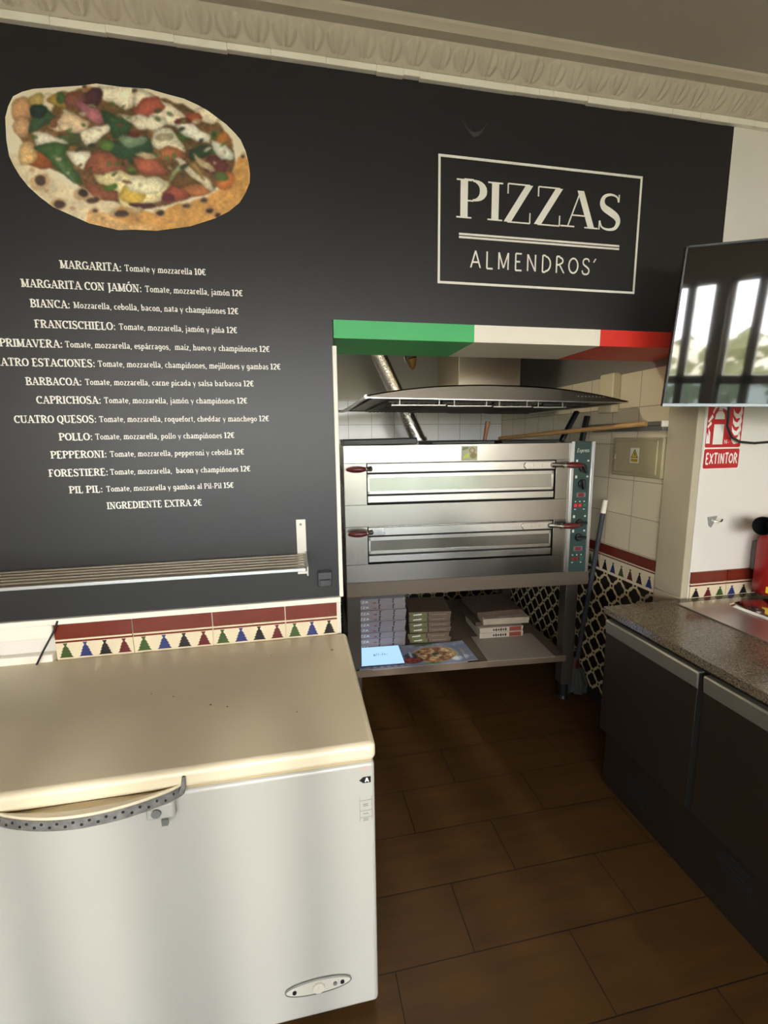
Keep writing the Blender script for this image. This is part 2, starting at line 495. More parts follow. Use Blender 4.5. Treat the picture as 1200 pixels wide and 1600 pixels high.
# ------------------------------------------------------------------ lettering: pen strokes per character
GL = {
 'A': (.98, 'L.12 0 .48 1;l.12 0 .48 1;L.48 1 .86 0;L.25 .33 .72 .33;S.12 0;S.86 0'),
 'B': (.86, 'L.2 0 .2 1;A.42 .76 .28 .24 -90 90;L.2 1 .44 1;L.2 .52 .48 .52;A.45 .26 .32 .26 -90 90;L.2 0 .47 0;S.2 0;S.2 1'),
 'C': (.86, 'A.48 .5 .38 .5 48 312;L.74 .98 .74 .72'),
 'D': (.96, 'L.2 0 .2 1;L.2 1 .44 1;L.2 0 .44 0;A.42 .5 .42 .5 -90 90;S.2 0;S.2 1'),
 'E': (.8, 'L.2 0 .2 1;L.2 1 .68 1;L.2 .52 .56 .52;L.2 0 .7 0;l.68 1 .68 .8;l.7 0 .7 .22;S.2 0;S.2 1'),
 'F': (.76, 'L.2 0 .2 1;L.2 1 .66 1;L.2 .52 .54 .52;l.66 1 .66 .8;S.2 0;S.2 1'),
 'G': (.94, 'A.48 .5 .38 .5 48 318;L.78 .42 .78 .08;S.78 .42;l.74 .98 .74 .74'),
 'H': (1.0, 'L.2 0 .2 1;L.8 0 .8 1;L.2 .52 .8 .52;S.2 0;S.2 1;S.8 0;S.8 1'),
 'I': (.42, 'L.21 0 .21 1;S.21 0;S.21 1'),
 'J': (.5, 'L.3 1 .3 .05;A.12 .05 .18 .25 0 -90;S.3 1'),
 'L': (.76, 'L.2 0 .2 1;L.2 0 .66 0;l.66 0 .66 .24;S.2 0;S.2 1'),
 'M': (1.12, 'L.18 0 .18 1;L.18 1 .55 .08;l.55 .08 .92 1;L.92 1 .92 0;S.18 0;S.92 0;S.14 1;S.96 1'),
 'N': (1.0, 'l.18 0 .18 1;L.18 1 .8 0;l.8 0 .8 1;S.18 0;S.8 1;S.14 1'),
 'O': (.96, 'A.48 .5 .38 .5 0 360'),
 'P': (.82, 'L.2 0 .2 1;L.2 1 .46 1;A.44 .73 .3 .27 -90 90;L.2 .46 .46 .46;S.2 0;S.2 1'),
 'Q': (.98, 'A.48 .5 .38 .5 0 360;L.46 .06 .82 -.2'),
 'R': (.94, 'L.2 0 .2 1;L.2 1 .46 1;A.44 .75 .28 .25 -90 90;L.2 .5 .46 .5;L.46 .5 .84 0;S.2 0;S.2 1;S.84 0'),
 'S': (.78, 'C.65 .79 .59 .93 .40 .98 .21 .92 .14 .77 .20 .62 .40 .51 .60 .39 .67 .24 .58 .07 .36 .02 .16 .08 .09 .25;l.66 1 .66 .8;l.08 0 .08 .24'),
 'T': (.86, 'L.43 0 .43 1;L.06 1 .8 1;l.06 1 .06 .78;l.8 1 .8 .78;S.43 0'),
 'U': (.98, 'L.18 1 .18 .3;A.48 .3 .3 .3 180 360;l.78 .3 .78 1;S.18 1;S.78 1'),
 'V': (.92, 'L.1 1 .46 0;l.46 0 .82 1;S.1 1;S.82 1'),
 'X': (.92, 'L.12 1 .8 0;l.12 0 .8 1;S.12 1;S.8 1;S.12 0;S.8 0'),
 'Z': (.84, 'L.1 1 .74 1;L.72 1 .1 0;L.1 0 .76 0;l.1 1 .1 .74;l.76 0 .76 .28'),
 'a': (.68, 'A.31 .19 .19 .19 0 360;L.52 .46 .52 0;A.33 .46 .19 .22 0 150'),
 'b': (.72, 'L.16 0 .16 1.05;A.38 .35 .22 .35 0 360'),
 'c': (.62, 'A.36 .35 .24 .35 45 315'),
 'd': (.74, 'A.34 .35 .22 .35 0 360;L.56 0 .56 1.05'),
 'e': (.66, 'A.36 .35 .24 .35 0 315;L.12 .36 .6 .36'),
 'f': (.46, 'L.2 0 .2 .82;A.4 .82 .2 .22 180 70;L.04 .66 .42 .66;S.2 0'),
 'g': (.7, 'A.34 .38 .22 .3 0 360;L.56 .66 .56 -.05;A.34 -.05 .22 .22 0 -150'),
 'h': (.76, 'L.16 0 .16 1.05;A.37 .42 .21 .27 180 0;L.58 .42 .58 0;S.16 0;S.58 0'),
 'i': (.36, 'L.18 0 .18 .68;D.18 .94;S.18 0'),
 'j': (.36, 'L.2 .68 .2 -.08;A.04 -.08 .16 .2 0 -90;D.2 .94'),
 'l': (.36, 'L.18 0 .18 1.05;S.18 0'),
 'm': (1.12, 'L.16 0 .16 .68;A.36 .42 .2 .27 180 0;L.56 .42 .56 0;A.76 .42 .2 .27 180 0;L.96 .42 .96 0;S.16 0;S.56 0;S.96 0'),
 'n': (.76, 'L.16 0 .16 .68;A.37 .42 .21 .27 180 0;L.58 .42 .58 0;S.16 0;S.58 0'),
 'o': (.72, 'A.36 .35 .24 .35 0 360'),
 'p': (.72, 'L.16 -.3 .16 .68;A.38 .35 .22 .35 0 360;S.16 -.3'),
 'q': (.74, 'A.34 .35 .22 .35 0 360;L.56 -.3 .56 .68;S.56 -.3'),
 'r': (.54, 'L.16 0 .16 .68;A.38 .42 .22 .26 180 60;S.16 0'),
 's': (.56, 'C0.468 0.553 0.425 0.651 0.288 0.686 0.151 0.644 0.101 0.539 0.144 0.434 0.288 0.357 0.432 0.273 0.482 0.168 0.418 0.049 0.259 0.014 0.115 0.056 0.0648 0.175'),
 't': (.46, 'L.2 .9 .2 .14;L.04 .66 .42 .66;A.34 .14 .14 .14 180 290'),
 'u': (.74, 'L.16 .68 .16 .25;A.36 .25 .2 .25 180 360;L.56 .68 .56 0'),
 'v': (.64, 'L.06 .68 .31 0;l.31 0 .56 .68'),
 'x': (.64, 'L.08 .68 .56 0;l.08 0 .56 .68'),
 'y': (.64, 'L.06 .68 .32 0;l.57 .68 .2 -.3'),
 'z': (.58, 'L.08 .66 .5 .66;L.5 .66 .08 .02;L.08 .02 .52 .02'),
 '0': (.72, 'A.36 .5 .26 .5 0 360'), '1': (.62, 'L.34 0 .34 1;L.34 1 .16 .84;S.34 0'),
 '2': (.7, 'A.34 .72 .24 .28 170 -35;L.54 .58 .1 .04;L.1 .04 .62 .04'),
 '5': (.7, 'L.58 .96 .18 .96;L.18 .96 .16 .56;A.34 .3 .26 .3 115 -150'),
 '€': (.84, 'A.48 .5 .34 .5 50 310;L.02 .6 .55 .6;L.02 .42 .52 .42'),
 ':': (.36, 'D.17 .1;D.17 .58'), ',': (.32, 'L.18 .08 .1 -.16'), '-': (.46, 'L.06 .34 .4 .34'),
 "'": (.3, 'L.22 1.02 .06 .78'), '/': (.5, 'L.05 0 .4 1'), '=': (.6, 'L.06 .3 .5 .3;L.06 .55 .5 .55'), ' ': (.34, ''), '.': (.3, 'D.14 .08'),
}
for _b, _n, _e in (('O', 'Ó', 'L.42 1.1 .6 1.28'), ('o', 'ó', 'L.34 .82 .5 1.0'), ('a', 'á', 'L.3 .82 .46 1.0'), ('i', 'í', None), ('n', 'ñ', 'L.2 .88 .56 .94')):
    GL[_n] = (GL[_b][0], GL[_b][1] + ';' + _e) if _e else (.36, 'L.18 0 .18 .68;L.16 .82 .3 1.0;S.18 0')

def text_width(s, space=0.06):
    return sum(GL[c][0] + space for c in s) - space

def write(mb, s, x0, x1, z, h, plane='xz', d=0.0, thick=.2, thin=.09, serif=True, space=0.06, flip=1.0, shear=0.0, mi=0):
    """lays flat lettering from x0 to x1, baseline z, capital height h"""
    k = (x1 - x0) / text_width(s, space)
    cnt = [0]
    sg = 1 if plane == 'xy' else -1
    def out(poly):
        cnt[0] = (cnt[0] + 1) % 24
        q = [(x0 + (a + shear * b) * k, z + b * h) for a, b in poly]
        mb.flat(q, plane, d + sg * cnt[0] * 2.5e-5, mi)
    def seg(pts, hair=False, spine=False):
        n = len(pts)
        if n == 2:
            (ax, ay), (bx, by) = pts
            L = math.hypot(bx - ax, by - ay) or 1e-6
            sy = abs(by - ay) / L
            w = thin if hair else thin + (thick - thin) * min(1.0, sy * 1.1)
            if sy < .1 and plane != 'xy':
                if ay > .97 and ay < 1.03:
                    ay = by = 1 - w / 2
                elif abs(ay) < .03:
                    ay = by = w / 2
            if sy > .35 and abs(bx - ax) > .02:          # slanted strokes end on the line
                hw = w / 2 / sy
                if not hair:
                    hw *= .92
                return out([(ax - hw, ay), (ax + hw, ay), (bx + hw, by), (bx - hw, by)])
        lf, rt = [], []
        for i in range(n):
            tx, ty = pts[min(i + 1, n - 1)][0] - pts[max(i - 1, 0)][0], pts[min(i + 1, n - 1)][1] - pts[max(i - 1, 0)][1]
            if n > 3 and pts[0] == pts[-1] and i in (0, n - 1):
                tx, ty = pts[1][0] - pts[-2][0], pts[1][1] - pts[-2][1]
            L = math.hypot(tx, ty) or 1e-6
            tx, ty = tx / L, ty / L
            w = thin if hair else thin + (thick - thin) * min(1.0, abs(ty) ** 1.25 * 1.05)
            if spine:
                w = thin + (thick - thin) * math.exp(-((i / (n - 1) - .5) / .24) ** 2)
            lf.append((pts[i][0] - ty * w / 2, pts[i][1] + tx * w / 2))
            rt.append((pts[i][0] + ty * w / 2, pts[i][1] - tx * w / 2))
        for i in range(n - 1):
            out([lf[i], lf[i + 1], rt[i + 1], rt[i]])
            cnt[0] -= 1
        cnt[0] += 1
    cx = 0.0
    for c in s:
        w, st = GL[c]
        for t in st.split(';'):
            if not t:
                continue
            p = [float(v) for v in t[1:].split()]
            o = t[0]
            if o in 'Ll':
                if o == 'l' and not serif:
                    if c in 'CEFGLSTZ':
                        continue
                    o = 'L'
                if c == 'A' and o == 'L' and p[:2] == [.12, 0.] and serif:
                    continue
                seg([(cx + p[0], p[1]), (cx + p[2], p[3])], o == 'l')
            elif o == 'A':
                n = max(8, int(abs(p[5] - p[4]) / 14))
                ar = []
                for i in range(n + 1):
                    a = math.radians(p[4] + (p[5] - p[4]) * i / n)
                    ar.append((round(cx + p[0] + p[2] * math.cos(a), 6), round(p[1] + (p[3] - thin / 2 * (p[1] + p[3] > .99 or abs(p[1] - p[3]) < .01)) * math.sin(a), 6)))
                seg(ar)
            elif o == 'C':
                q = [Vector((cx + p[i], p[i + 1])) for i in range(0, len(p), 2)]
                q = [q[0]] + q + [q[-1]]
                ar = []
                for i in range(1, len(q) - 2):
                    for fk in range(4):
                        f = fk / 4
                        v = 0.5 * (2 * q[i] + (q[i + 1] - q[i - 1]) * f + (2 * q[i - 1] - 5 * q[i] + 4 * q[i + 1] - q[i + 2]) * f * f + (3 * q[i] - q[i - 1] - 3 * q[i + 1] + q[i + 2]) * f ** 3)
                        ar.append((v.x, v.y))
                ar.append(tuple(q[-1]))
                seg(ar, spine=True)
            elif o == 'D':
                out([(cx + p[0] + 0.1 * math.cos(a * PI / 4), p[1] + 0.1 * math.sin(a * PI / 4)) for a in range(8)])
            elif o == 'S' and serif:
                hw = thick / 2 + 0.11
                yy = thin if p[1] < 0.5 else -thin
                out([(cx + p[0] - hw, p[1]), (cx + p[0] + hw, p[1]), (cx + p[0] + hw, p[1] + yy), (cx + p[0] - hw, p[1] + yy)])
        cx += w + space
    return mb

# ================================================================== the room
XL, XR, CZ = -3.0, 2.35, 2.95
AY, AX0, AX1, AZ = 1.98, -0.02, 1.62, 2.45        # alcove back, sides, ceiling
OX1, OZ = 1.645, 1.989                              # opening in the front wall

b = MB(); b.box(XL - .1, XR + .1, BACK_Y - .12, AY + .1, -0.1, 0.0)
struct(b.build('floor', M_FLOOR))
b = MB(); b.box(XL - .1, XR + .1, BACK_Y - .12, 0.14, CZ, CZ + .1)
struct(b.build('ceiling', M_CEIL))

# front wall: black painted pier and lintel, white at the right end and below the black
b = MB()
b.box(XL, 0.0, 0.0, 0.16, 1.0, CZ, 0)
b.box(XL, 0.0, 0.004, 0.16, 0.0, 1.0, 1)
b.box(0.0, OX1, 0.0, 0.30, 2.052, CZ, 0)
b.box(OX1, XR, 0.0, 0.16, 0.0, CZ, 1)
struct(b.build('wall_front', [M_BLACK, M_WHITE]))
b = MB()
pts = [(0.486 + 0.098 * i / 10, 0, 2.75 - 0.037 * math.sin(PI * i / 10)) for i in range(11)]
for (p, q), w in zip(zip(pts[:-1], pts[1:]), [1, 2, 3, 4, 5, 5, 4, 3, 2, 1]):
    h = 0.0025 * w
    b.quad((p[0], -.0008, p[2] - h), (q[0], -.0008, q[2] - h), (q[0], -.0008, q[2] + h * .3), (p[0], -.0008, p[2] + h * .3))
struct(b.build('trim_arc', mat('grey_arc', rgb(62, 62, 60), 0.6)))  # lighter grey arc high on the black wall
b = MB(); b.box(XL - .1, XL, BACK_Y, 0.16, 0, CZ)
struct(b.build('wall_left', M_ROOM))
b = MB(); b.box(XR, XR + .1, BACK_Y, 0.16, 0, CZ)
struct(b.build('wall_right', M_ROOM))

# back wall with the glazed openings the daylight comes through
b = MB()
y0, y1 = BACK_Y - .12, BACK_Y
edges = [XL] + [v for w in WIN_X for v in w] + [XR]
for i in range(0, len(edges), 2):
    b.box(edges[i], edges[i + 1], y0, y1, 0, CZ)
for (a, c) in WIN_X:
    b.box(a, c, y0, y1, WIN_Z[1], CZ)
    b.box(a, c, y0, y1, 0, WIN_Z[0])
struct(b.build('wall_back', M_ROOM))
M_FRAME = mat('window_frame', rgb(205, 202, 194), 0.5)
for i, (a, c) in enumerate(WIN_X):
    b = MB()
    ya, yb = BACK_Y - .09, BACK_Y - .04
    for (p, q) in ((a, a + .05), (c - .05, c)):
        b.box(p, q, ya, yb, WIN_Z[0], WIN_Z[1])
    n = int(round((c - a) / .28))
    for k in range(1, n):
        m = a + (c - a) * k / n
        b.box(m - .045, m + .045, ya, yb, WIN_Z[0], WIN_Z[1])
    for z in (WIN_Z[0], WIN_RAIL, WIN_Z[1] - .05):
        b.box(a, c, ya, yb, z, z + (.10 if z == WIN_RAIL else .05))
    w = struct(b.build('window_%d' % (i + 1), M_FRAME))
    for nm, z0, z1, m in (('window_pane', WIN_RAIL, WIN_Z[1], M_GLASS), ('frosted_pane', WIN_Z[0], WIN_RAIL, M_FROST)):
        g = MB(); g.quad((a, BACK_Y - .065, z0), (c, BACK_Y - .065, z0), (c, BACK_Y - .065, z1), (a, BACK_Y - .065, z1))
        g.build(nm, m, w)
# terrace outside the windows
b = MB(); b.box(-12, 12, -16, BACK_Y - .13, -0.25, -0.12)
struct(b.build('floor_terrace', mat('terrace_paving', rgb(196, 188, 176), 0.9, noise=.1, nscale=2)))
hd = NT('hedge_leaves', 0.8)
h1 = hd.noise(hd.co, 3.0, 6.0)
h2 = hd.noise(hd.co, 22.0, 3.0)
hc = hd.mix(h2, rgb(66, 72, 52), rgb(158, 160, 112))
hc = hd.mix(hd.mth('GREATER_THAN', h1, 0.55), hc, rgb(222, 216, 196))
hd.color(hc)
rh = random.Random(9)
b = MB()
gx_ = [(-12 + .25 * i) for i in range(97)]
vs = []
for x in gx_:
    for j in range(9):
        vs.append((x, -9.2 + rh.uniform(-.12, .12) - .1 * j, -.12 + j * .215 + (rh.uniform(-.15, .25) if j == 8 else 0)))
fs = [(i * 9 + j, (i + 1) * 9 + j, (i + 1) * 9 + j + 1, i * 9 + j + 1) for i in range(96) for j in range(8)]
b.add(vs, fs)
struct(b.build('wall_terrace_hedge', hd.m, recalc=False))

# alcove
b = MB(); b.box(AX0 - .1, AX1 + .1, AY, AY + .1, 0, AZ)
struct(b.build('wall_alcove_back', M_TILEB))
b = MB(); b.box(AX1, AX1 + .1, 0.16, AY, 0, AZ)
struct(b.build('wall_alcove_right', M_TILER))
b = MB(); b.box(AX0 - .1, AX0, 0.16, AY, 0, AZ)
struct(b.build('wall_alcove_left', M_TILEB))
b = MB(); b.box(AX0 - .1, AX1 + .1, 0.30, AY, AZ, AZ + .08)
struct(b.build('ceiling_alcove', M_GREYW))
# plaster edge of the jamb; shade of its left face is in the colour
b = MB(); b.box(AX1 - .012, OX1, 0.0, 0.165, 0.86, OZ + .06); b.box(AX1 - .012, OX1, 0.0, 0.165, 0.0, 0.86)
struct(b.build('trim_jamb', mat('shaded_jamb_plaster', rgb(182, 172, 148), 0.6, noise=.05, nscale=6, bump=.1, bscale=18), bevel=.004))

def tile_course(mb, plane, d, sgn, u_edges, z_top, tree0=0, ztree=(0.856, 0.910), lower=None):
    """maroon cap course, thin stripe and a row of stepped trees; u_edges are the grout lines"""
    def slab(u0, u1, z0, z1, t, mi):
        if plane == 'xz':
            mb.box(u0, u1, d, d + sgn * t, z0, z1, mi)
        else:
            mb.box(d, d + sgn * t, u0, u1, z0, z1, mi)
    lo, hi = min(u_edges), max(u_edges)
    k = tree0
    for a, c in zip(u_edges[:-1], u_edges[1:]):
        g = .002
        slab(a + g, c - g, z_top - .054, z_top, .008, 1)
        slab(a + g, c - g, z_top - .166 if lower is None else lower, z_top - .056, .0075, 2)
        slab(a + g, c - g, z_top - .069, z_top - .062, .0079, 1)
        n = 4
        w = (c - a) / 4
        m = max(1, int(round((c - a) / 0.068)))
        w = (c - a) / m
        for j in range(m):
            u = a + w * (j + .5)
            steps = 5
            for s in range(steps):
                za = ztree[0] + (ztree[1] - ztree[0]) * s / steps
                zb = ztree[0] + (ztree[1] - ztree[0]) * (s + 1) / steps
                w0 = w * (.36, .30, .24, .18, .04)[s]
                w1 = w * (.23, .17, .12, .05, .12)[s]
                q = [(u - w0, za), (u + w0, za), (u + w1, zb), (u - w1, zb)]
                mb.flat(q, plane, d + sgn * .0083, 3 + k % 4)
            k += 1
    return mb
TILE_MATS = [M_GROUT, M_MAROON, M_CREAMT, M_TG, M_TB, M_TK, M_TR]
b = MB()
b.box(-1.03, -0.012, 0.0035, -0.0058, 0.0, 0.982, 0)
tile_course(b, 'xz', -0.0055, -1, [-1.028, -0.77, -0.49, -0.219, -0.016], 0.981, 0)
b.box(-1.03, -0.016, -0.006, -0.012, 0.2, 0.8, 2)
struct(b.build('trim_1', TILE_MATS, smooth=False))
b = MB(); b.box(XL, 0.0, 0.003, -0.016, 0.982, 1.004)
struct(b.build('trim_2', M_TRIMW, bevel=.003))
b = MB(); b.box(-0.004, 0.012, -0.003, 0.16, 1.0, 1.962)
struct(b.build('trim_3', M_TRIMW, bevel=.002))
b = MB(); b.box(XL, -1.034, 0.003, -0.03, 0.2, 0.88); b.box(XL, -1.034, 0.003, -.008, .93, .98)
struct(b.build('trim_4', M_TRIMW, bevel=.004))
# right-hand white wall course and alcove courses
b = MB(); tile_course(b, 'xz', 0.0, -1, [1.648, 1.852, 2.056, 2.26], 0.985, 2, ztree=(.862, .905))
struct(b.build('trim_5', TILE_MATS, smooth=False))
b = MB(); tile_course(b, 'yz', AX1, -1, [0.166, 0.37, 0.574, 0.778, 0.982, 1.186, 1.39, 1.594, 1.798, 1.975], 0.995, 1, ztree=(.845, .905))
b2 = MB(); b2.box(AX1 - .007, AX1, 0.166, 1.975, 0.06, 0.829)
struct(b.build('trim_6', TILE_MATS, smooth=False))
struct(b2.build('trim_7', M_MOSY, smooth=False))
b = MB(); b.box(AX0, AX1 - .008, AY - .007, AY, 0.06, 0.83)
struct(b.build('trim_8', M_MOSX, smooth=False))
b = MB(); b.box(AX1 - .012, AX1, .166, 1.975, 0, .06); b.box(AX0, AX1 - .012, AY - .012, AY, 0, .06)
struct(b.build('baseboard_alcove', M_DARK))

# cornice with a row of palmette leaves
b = MB()
prof = [(0.0, 2.858), (-.014, 2.860), (-.017, 2.870), (-.012, 2.873), (-.016, 2.876)]
prof2 = [(-.072, 2.931), (-.080, 2.931), (-.104, 2.931), (-.107, 2.934), (-.112, 2.938), (-.121, 2.944), (-.126, 2.95)]
x0, x1 = XL, XR
def strip(pa):
    for (ya, za), (yb, zb) in zip(pa[:-1], pa[1:]):
        b.quad((x0, ya, za), (x1, ya, za), (x1, yb, zb), (x0, yb, zb))
strip(prof)
strip(prof2)
PER, NX, NT_ = 0.086, 20, 20
xs = []
x = -1.75
while x < XR - .001:
    xs.append(x); x += PER / NX
ns = len(xs)
vs = []
A, B = Vector((0, -.016, 2.876)), Vector((0, -.072, 2.931))
nrm = Vector((0, -(B.z - A.z), -(A.y - B.y))).normalized()
nrm = Vector((0, -.70, -.71))
for x in xs:
    ph = ((x / PER) % 1.0) - 0.5
    for j in range(NT_ + 1):
        t = j / NT_
        p = A.lerp(B, t)
        h = 0.0
        e = (ph / 0.44) ** 2 + ((t - .53) / .43) ** 2
        if e < 1:
            ang = math.atan2(ph * 1.6, t + 0.42)
            h = 0.0095 * math.sqrt(1 - e) ** .5 * (0.6 + 0.4 * math.cos(ang * 13))
        if t < .22:
            h += 0.004 * max(0, math.cos(ph * 4 * PI)) * (1 - t / .22)
        vs.append((x, p.y + nrm.y * h, p.z + nrm.z * h))
m = NT_ + 1
fs = [(i * m + j, (i + 1) * m + j, (i + 1) * m + j + 1, i * m + j + 1) for i in range(ns - 1) for j in range(NT_)]
b.add(vs, fs)
b.quad((XL, A.y, A.z), (xs[0], A.y, A.z), (xs[0], B.y, B.z), (XL, B.y, B.z))
struct(b.build('trim_cornice', M_CORN, recalc=False))
rg = random.Random(3)
b = MB()
x = XL
while x < XR:
    w = rg.uniform(.05, .2)
    b.box(x, min(x + w, XR), -.0185 - rg.uniform(0, .002), .0, 2.853 - rg.uniform(0, .004), 2.872)
    x += w
struct(b.build('trim_cornice_edge', M_TRIMW, bevel=.002))

# ================================================================== lettering and pictures on the black wall
t = thing('wall_sign', 'white framed sign lettering PIZZAS ALMENDROS\' on the black wall above the oven opening', 'sign', (0.82, 0, 2.2))
YV = -.0012
b = MB()
fx0, fx1, fz0, fz1, w = .398, 1.24, 2.197, 2.633, .0085
for q in ((fx0, fx1, fz1 - w, fz1), (fx0, fx1, fz0, fz0 + w), (fx0, fx0 + w, fz0 + w, fz1 - w), (fx1 - w, fx1, fz0 + w, fz1 - w)):
    b.box(q[0], q[1], -.0015, 0.0005, q[2], q[3])
b.build('border', M_LETTER, t)
b = MB(); write(b, 'PIZZAS', .470, 1.158, 2.428, .131, d=YV, thick=.205, thin=.04, space=.05)
b.build('title_lettering', M_LETTER, t)
b = MB(); b.box(.480, 1.156, -.0012, .0005, 2.370, 2.377); b.box(.480, 1.156, -.0012, .0005, 2.359, 2.366)
b.build('double_rule', M_LETTER, t)
b = MB(); write(b, "ALMENDROS'", .522, 1.058, 2.259, .060, d=YV, thick=.115, thin=.105, serif=False, space=.2)
b.build('name_lettering', M_LETTER, t)

MENU = [
    ('MARGARITA:', 'Tomate y mozzarella 10€', -0.871, -0.689, -0.680, -0.425, 2.191),
    ('MARGARITA CON JAMÓN:', 'Tomate, mozzarella, jamón 12€', -0.989, -0.633, -0.623, -0.308, 2.129),
    ('BIANCA:', 'Mozzarella, cebolla, bacon, nata y champiñones 12€', -0.971, -0.855, -0.845, -0.326, 2.069),
    ('FRANCISCHIELO:', 'Tomate, mozzarella, jamón y piña 12€', -0.966, -0.725, -0.715, -0.334, 2.006),
    ('PRIMAVERA:', 'Tomate, mozzarella, espárragos,  maíz, huevo y champiñones 12€', -1.074, -0.891, -0.884, -0.226, 1.945),
    ('CUATRO ESTACIONES:', 'Tomate, mozzarella, champiñones, mejillones y gambas 12€', -1.118, -0.800, -0.792, -0.191, 1.885),
    ('BARBACOA:', 'Tomate, mozzarella, carne picada y salsa barbacoa 12€', -1.014, -0.847, -0.837, -0.288, 1.825),
    ('CAPRICHOSA:', 'Tomate, mozzarella, jamón y champiñones 12€', -0.990, -0.794, -0.785, -0.314, 1.765),
    ('CUATRO QUESOS:', 'Tomate, mozzarella, roquefort, cheddar y manchego 12€', -1.063, -0.815, -0.807, -0.241, 1.702),
    ('POLLO:', 'Tomate, mozzarella, pollo y champiñones 12€', -0.937, -0.833, -0.825, -0.366, 1.643),
    ('PEPPERONI:', 'Tomate, mozzarella, pepperoni y cebolla 12€', -0.969, -0.795, -0.785, -0.336, 1.583),
    ('FORESTIERE:', 'Tomate, mozzarella,  bacon y champiñones 12€', -0.982, -0.797, -0.791, -0.317, 1.521),
    ('PIL PIL:', 'Tomate, mozzarella y gambas al Pil-Pil 15€', -0.926, -0.820, -0.809, -0.380, 1.462),
    ('INGREDIENTE EXTRA 2€', '', -0.813, -0.495, 0, 0, 1.402),
]
t = thing('menu_lettering', 'white pizza menu of fourteen lines with prices lettered on the black wall', 'menu', (-.65, 0, 1.38))
for nm, ds, a, c, d_, e, z in MENU:
    b = MB()
    write(b, nm, a, c, z - .0125, .0245, d=YV, thick=.24, thin=.10)
    if ds:
        pr = ds.rfind(' ')
        body, price = ds[:pr], ds[pr + 1:]
        wb, wp = text_width(body), text_width(price) * 1.05
        f = (e - d_) / (wb + wp + .4)
        write(b, body, d_, d_ + wb * f, z - .0105, .0190, d=YV, thick=.19, thin=.10)
        write(b, price, e - wp * f, e, z - .0105, .0205, d=YV, thick=.25, thin=.12)
    b.build('menu_line', M_LETTER, t)

# printed pizza cut-out: colours laid down blob by blob in the print's own 1200 x 800 units
def s2l(c):
    c = np.asarray(c, float) / 255.0
    return np.where(c <= 0.04045, c / 12.92, ((c + 0.055) / 1.055) ** 2.4)

def vnoise(x, y, seed, scale):
    """smooth value noise, two octaves"""
    r = np.random.RandomState(seed)
    L = r.uniform(-1.6, 1.6, (64, 64))
    o = np.zeros_like(x)
    for k, am in ((1.0, .8), (2.3, .5)):
        u, v = x * scale * .32 * k + seed * 3.7, y * scale * .32 * k + seed * 1.3
        i, j = np.floor(u).astype(int), np.floor(v).astype(int)
        fu, fv = u - i, v - j
        fu, fv = fu * fu * (3 - 2 * fu), fv * fv * (3 - 2 * fv)
        a, b_, c, d = L[j % 64, i % 64], L[j % 64, (i + 1) % 64], L[(j + 1) % 64, i % 64], L[(j + 1) % 64, (i + 1) % 64]
        o += am * ((a * (1 - fu) + b_ * fu) * (1 - fv) + (c * (1 - fu) + d * fu) * fv)
    return o

def inpoly(x, y, poly):
    ins = np.zeros(x.shape, bool)
    n = len(poly)
    for i in range(n):
        xa, ya = poly[i]; xb, yb = poly[(i + 1) % n]
        c = ((ya > y) != (yb > y)) & (x < (xb - xa) * (y - ya) / ((yb - ya) or 1e-9) + xa)
        ins ^= c
    return ins

class Paint:
    def __init__(self, X, Y, base):
        self.X, self.Y = X, Y
        self.c = np.tile(np.array(base, float), X.shape + (1,))
        self.k = 0
    def blob(self, shape, col, rough=9, var=.10, sc=.03, alpha=1.0, shade=(1, 0.0)):
        self.k += 1
        dx = vnoise(self.X, self.Y, self.k, .035) * rough
        dy = vnoise(self.X, self.Y, self.k + 500, .035) * rough
        x, y = self.X + dx, self.Y + dy
        if len(shape) == 4 and not isinstance(shape[0], tuple):
            m = ((x - shape[0]) / shape[2]) ** 2 + ((y - shape[1]) / shape[3]) ** 2 < 1
        else:
            m = inpoly(x, y, shape)
        m = m.astype(float)
        soft = self.blur(m, 1)
        deep = self.blur(m, int(round(shade[0])))
        v = 1 + var * vnoise(self.X, self.Y, self.k + 900, sc * 2) + var * .9 * vnoise(self.X, self.Y, self.k + 1300, sc * 8)
        v = v * (1 - shade[1] + shade[1] * 1.25 * deep)
        cc = np.array(col, float) * v[..., None]
        a = (soft * alpha)[..., None]
        self.c = self.c * (1 - a) + cc * a
    @staticmethod
    def blur(m, r):
        for ax in (0, 1):
            for _ in range(1 if r == 1 else 2):
                o = np.zeros_like(m)
                for k in range(-r, r + 1):
                    o += np.roll(m, k, ax)
                m = o / (2 * r + 1)
        return m

OUT = [(25, 240), (38, 190), (60, 145), (100, 125), (150, 112), (250, 105), (370, 97), (430, 88), (540, 103), (665, 112), (740, 134), (820, 155), (880, 182), (930, 210), (1010, 270), (1050, 310), (1075, 340), (1097, 390), (1110, 440), (1116, 490), (1115, 530), (1097, 575), (1070, 620), (1020, 660), (960, 690), (850, 725), (700, 745), (600, 740), (530, 742), (400, 712), (330, 680), (240, 640), (180, 595), (130, 550), (90, 500), (60, 450), (42, 410), (30, 340)]
STEP = 4
gx, gy = np.arange(15, 1131, STEP), np.arange(80, 756, STEP)
X, Y = np.meshgrid(gx.astype(float), gy.astype(float))
P = Paint(X, Y, (232, 220, 190))
P.blob([(0, 380), (130, 420), (330, 560), (560, 640), (560, 760), (0, 760)], (226, 208, 170), 10, .05)
P.blob([(545, 640), (720, 655), (850, 610), (960, 575), (1040, 520), (1060, 430), (1130, 420), (1130, 780), (480, 780)], (206, 152, 84), 14, .07)
P.blob([(400, 650), (560, 690), (700, 720), (560, 770), (380, 740)], (222, 176, 116), 14, .08)
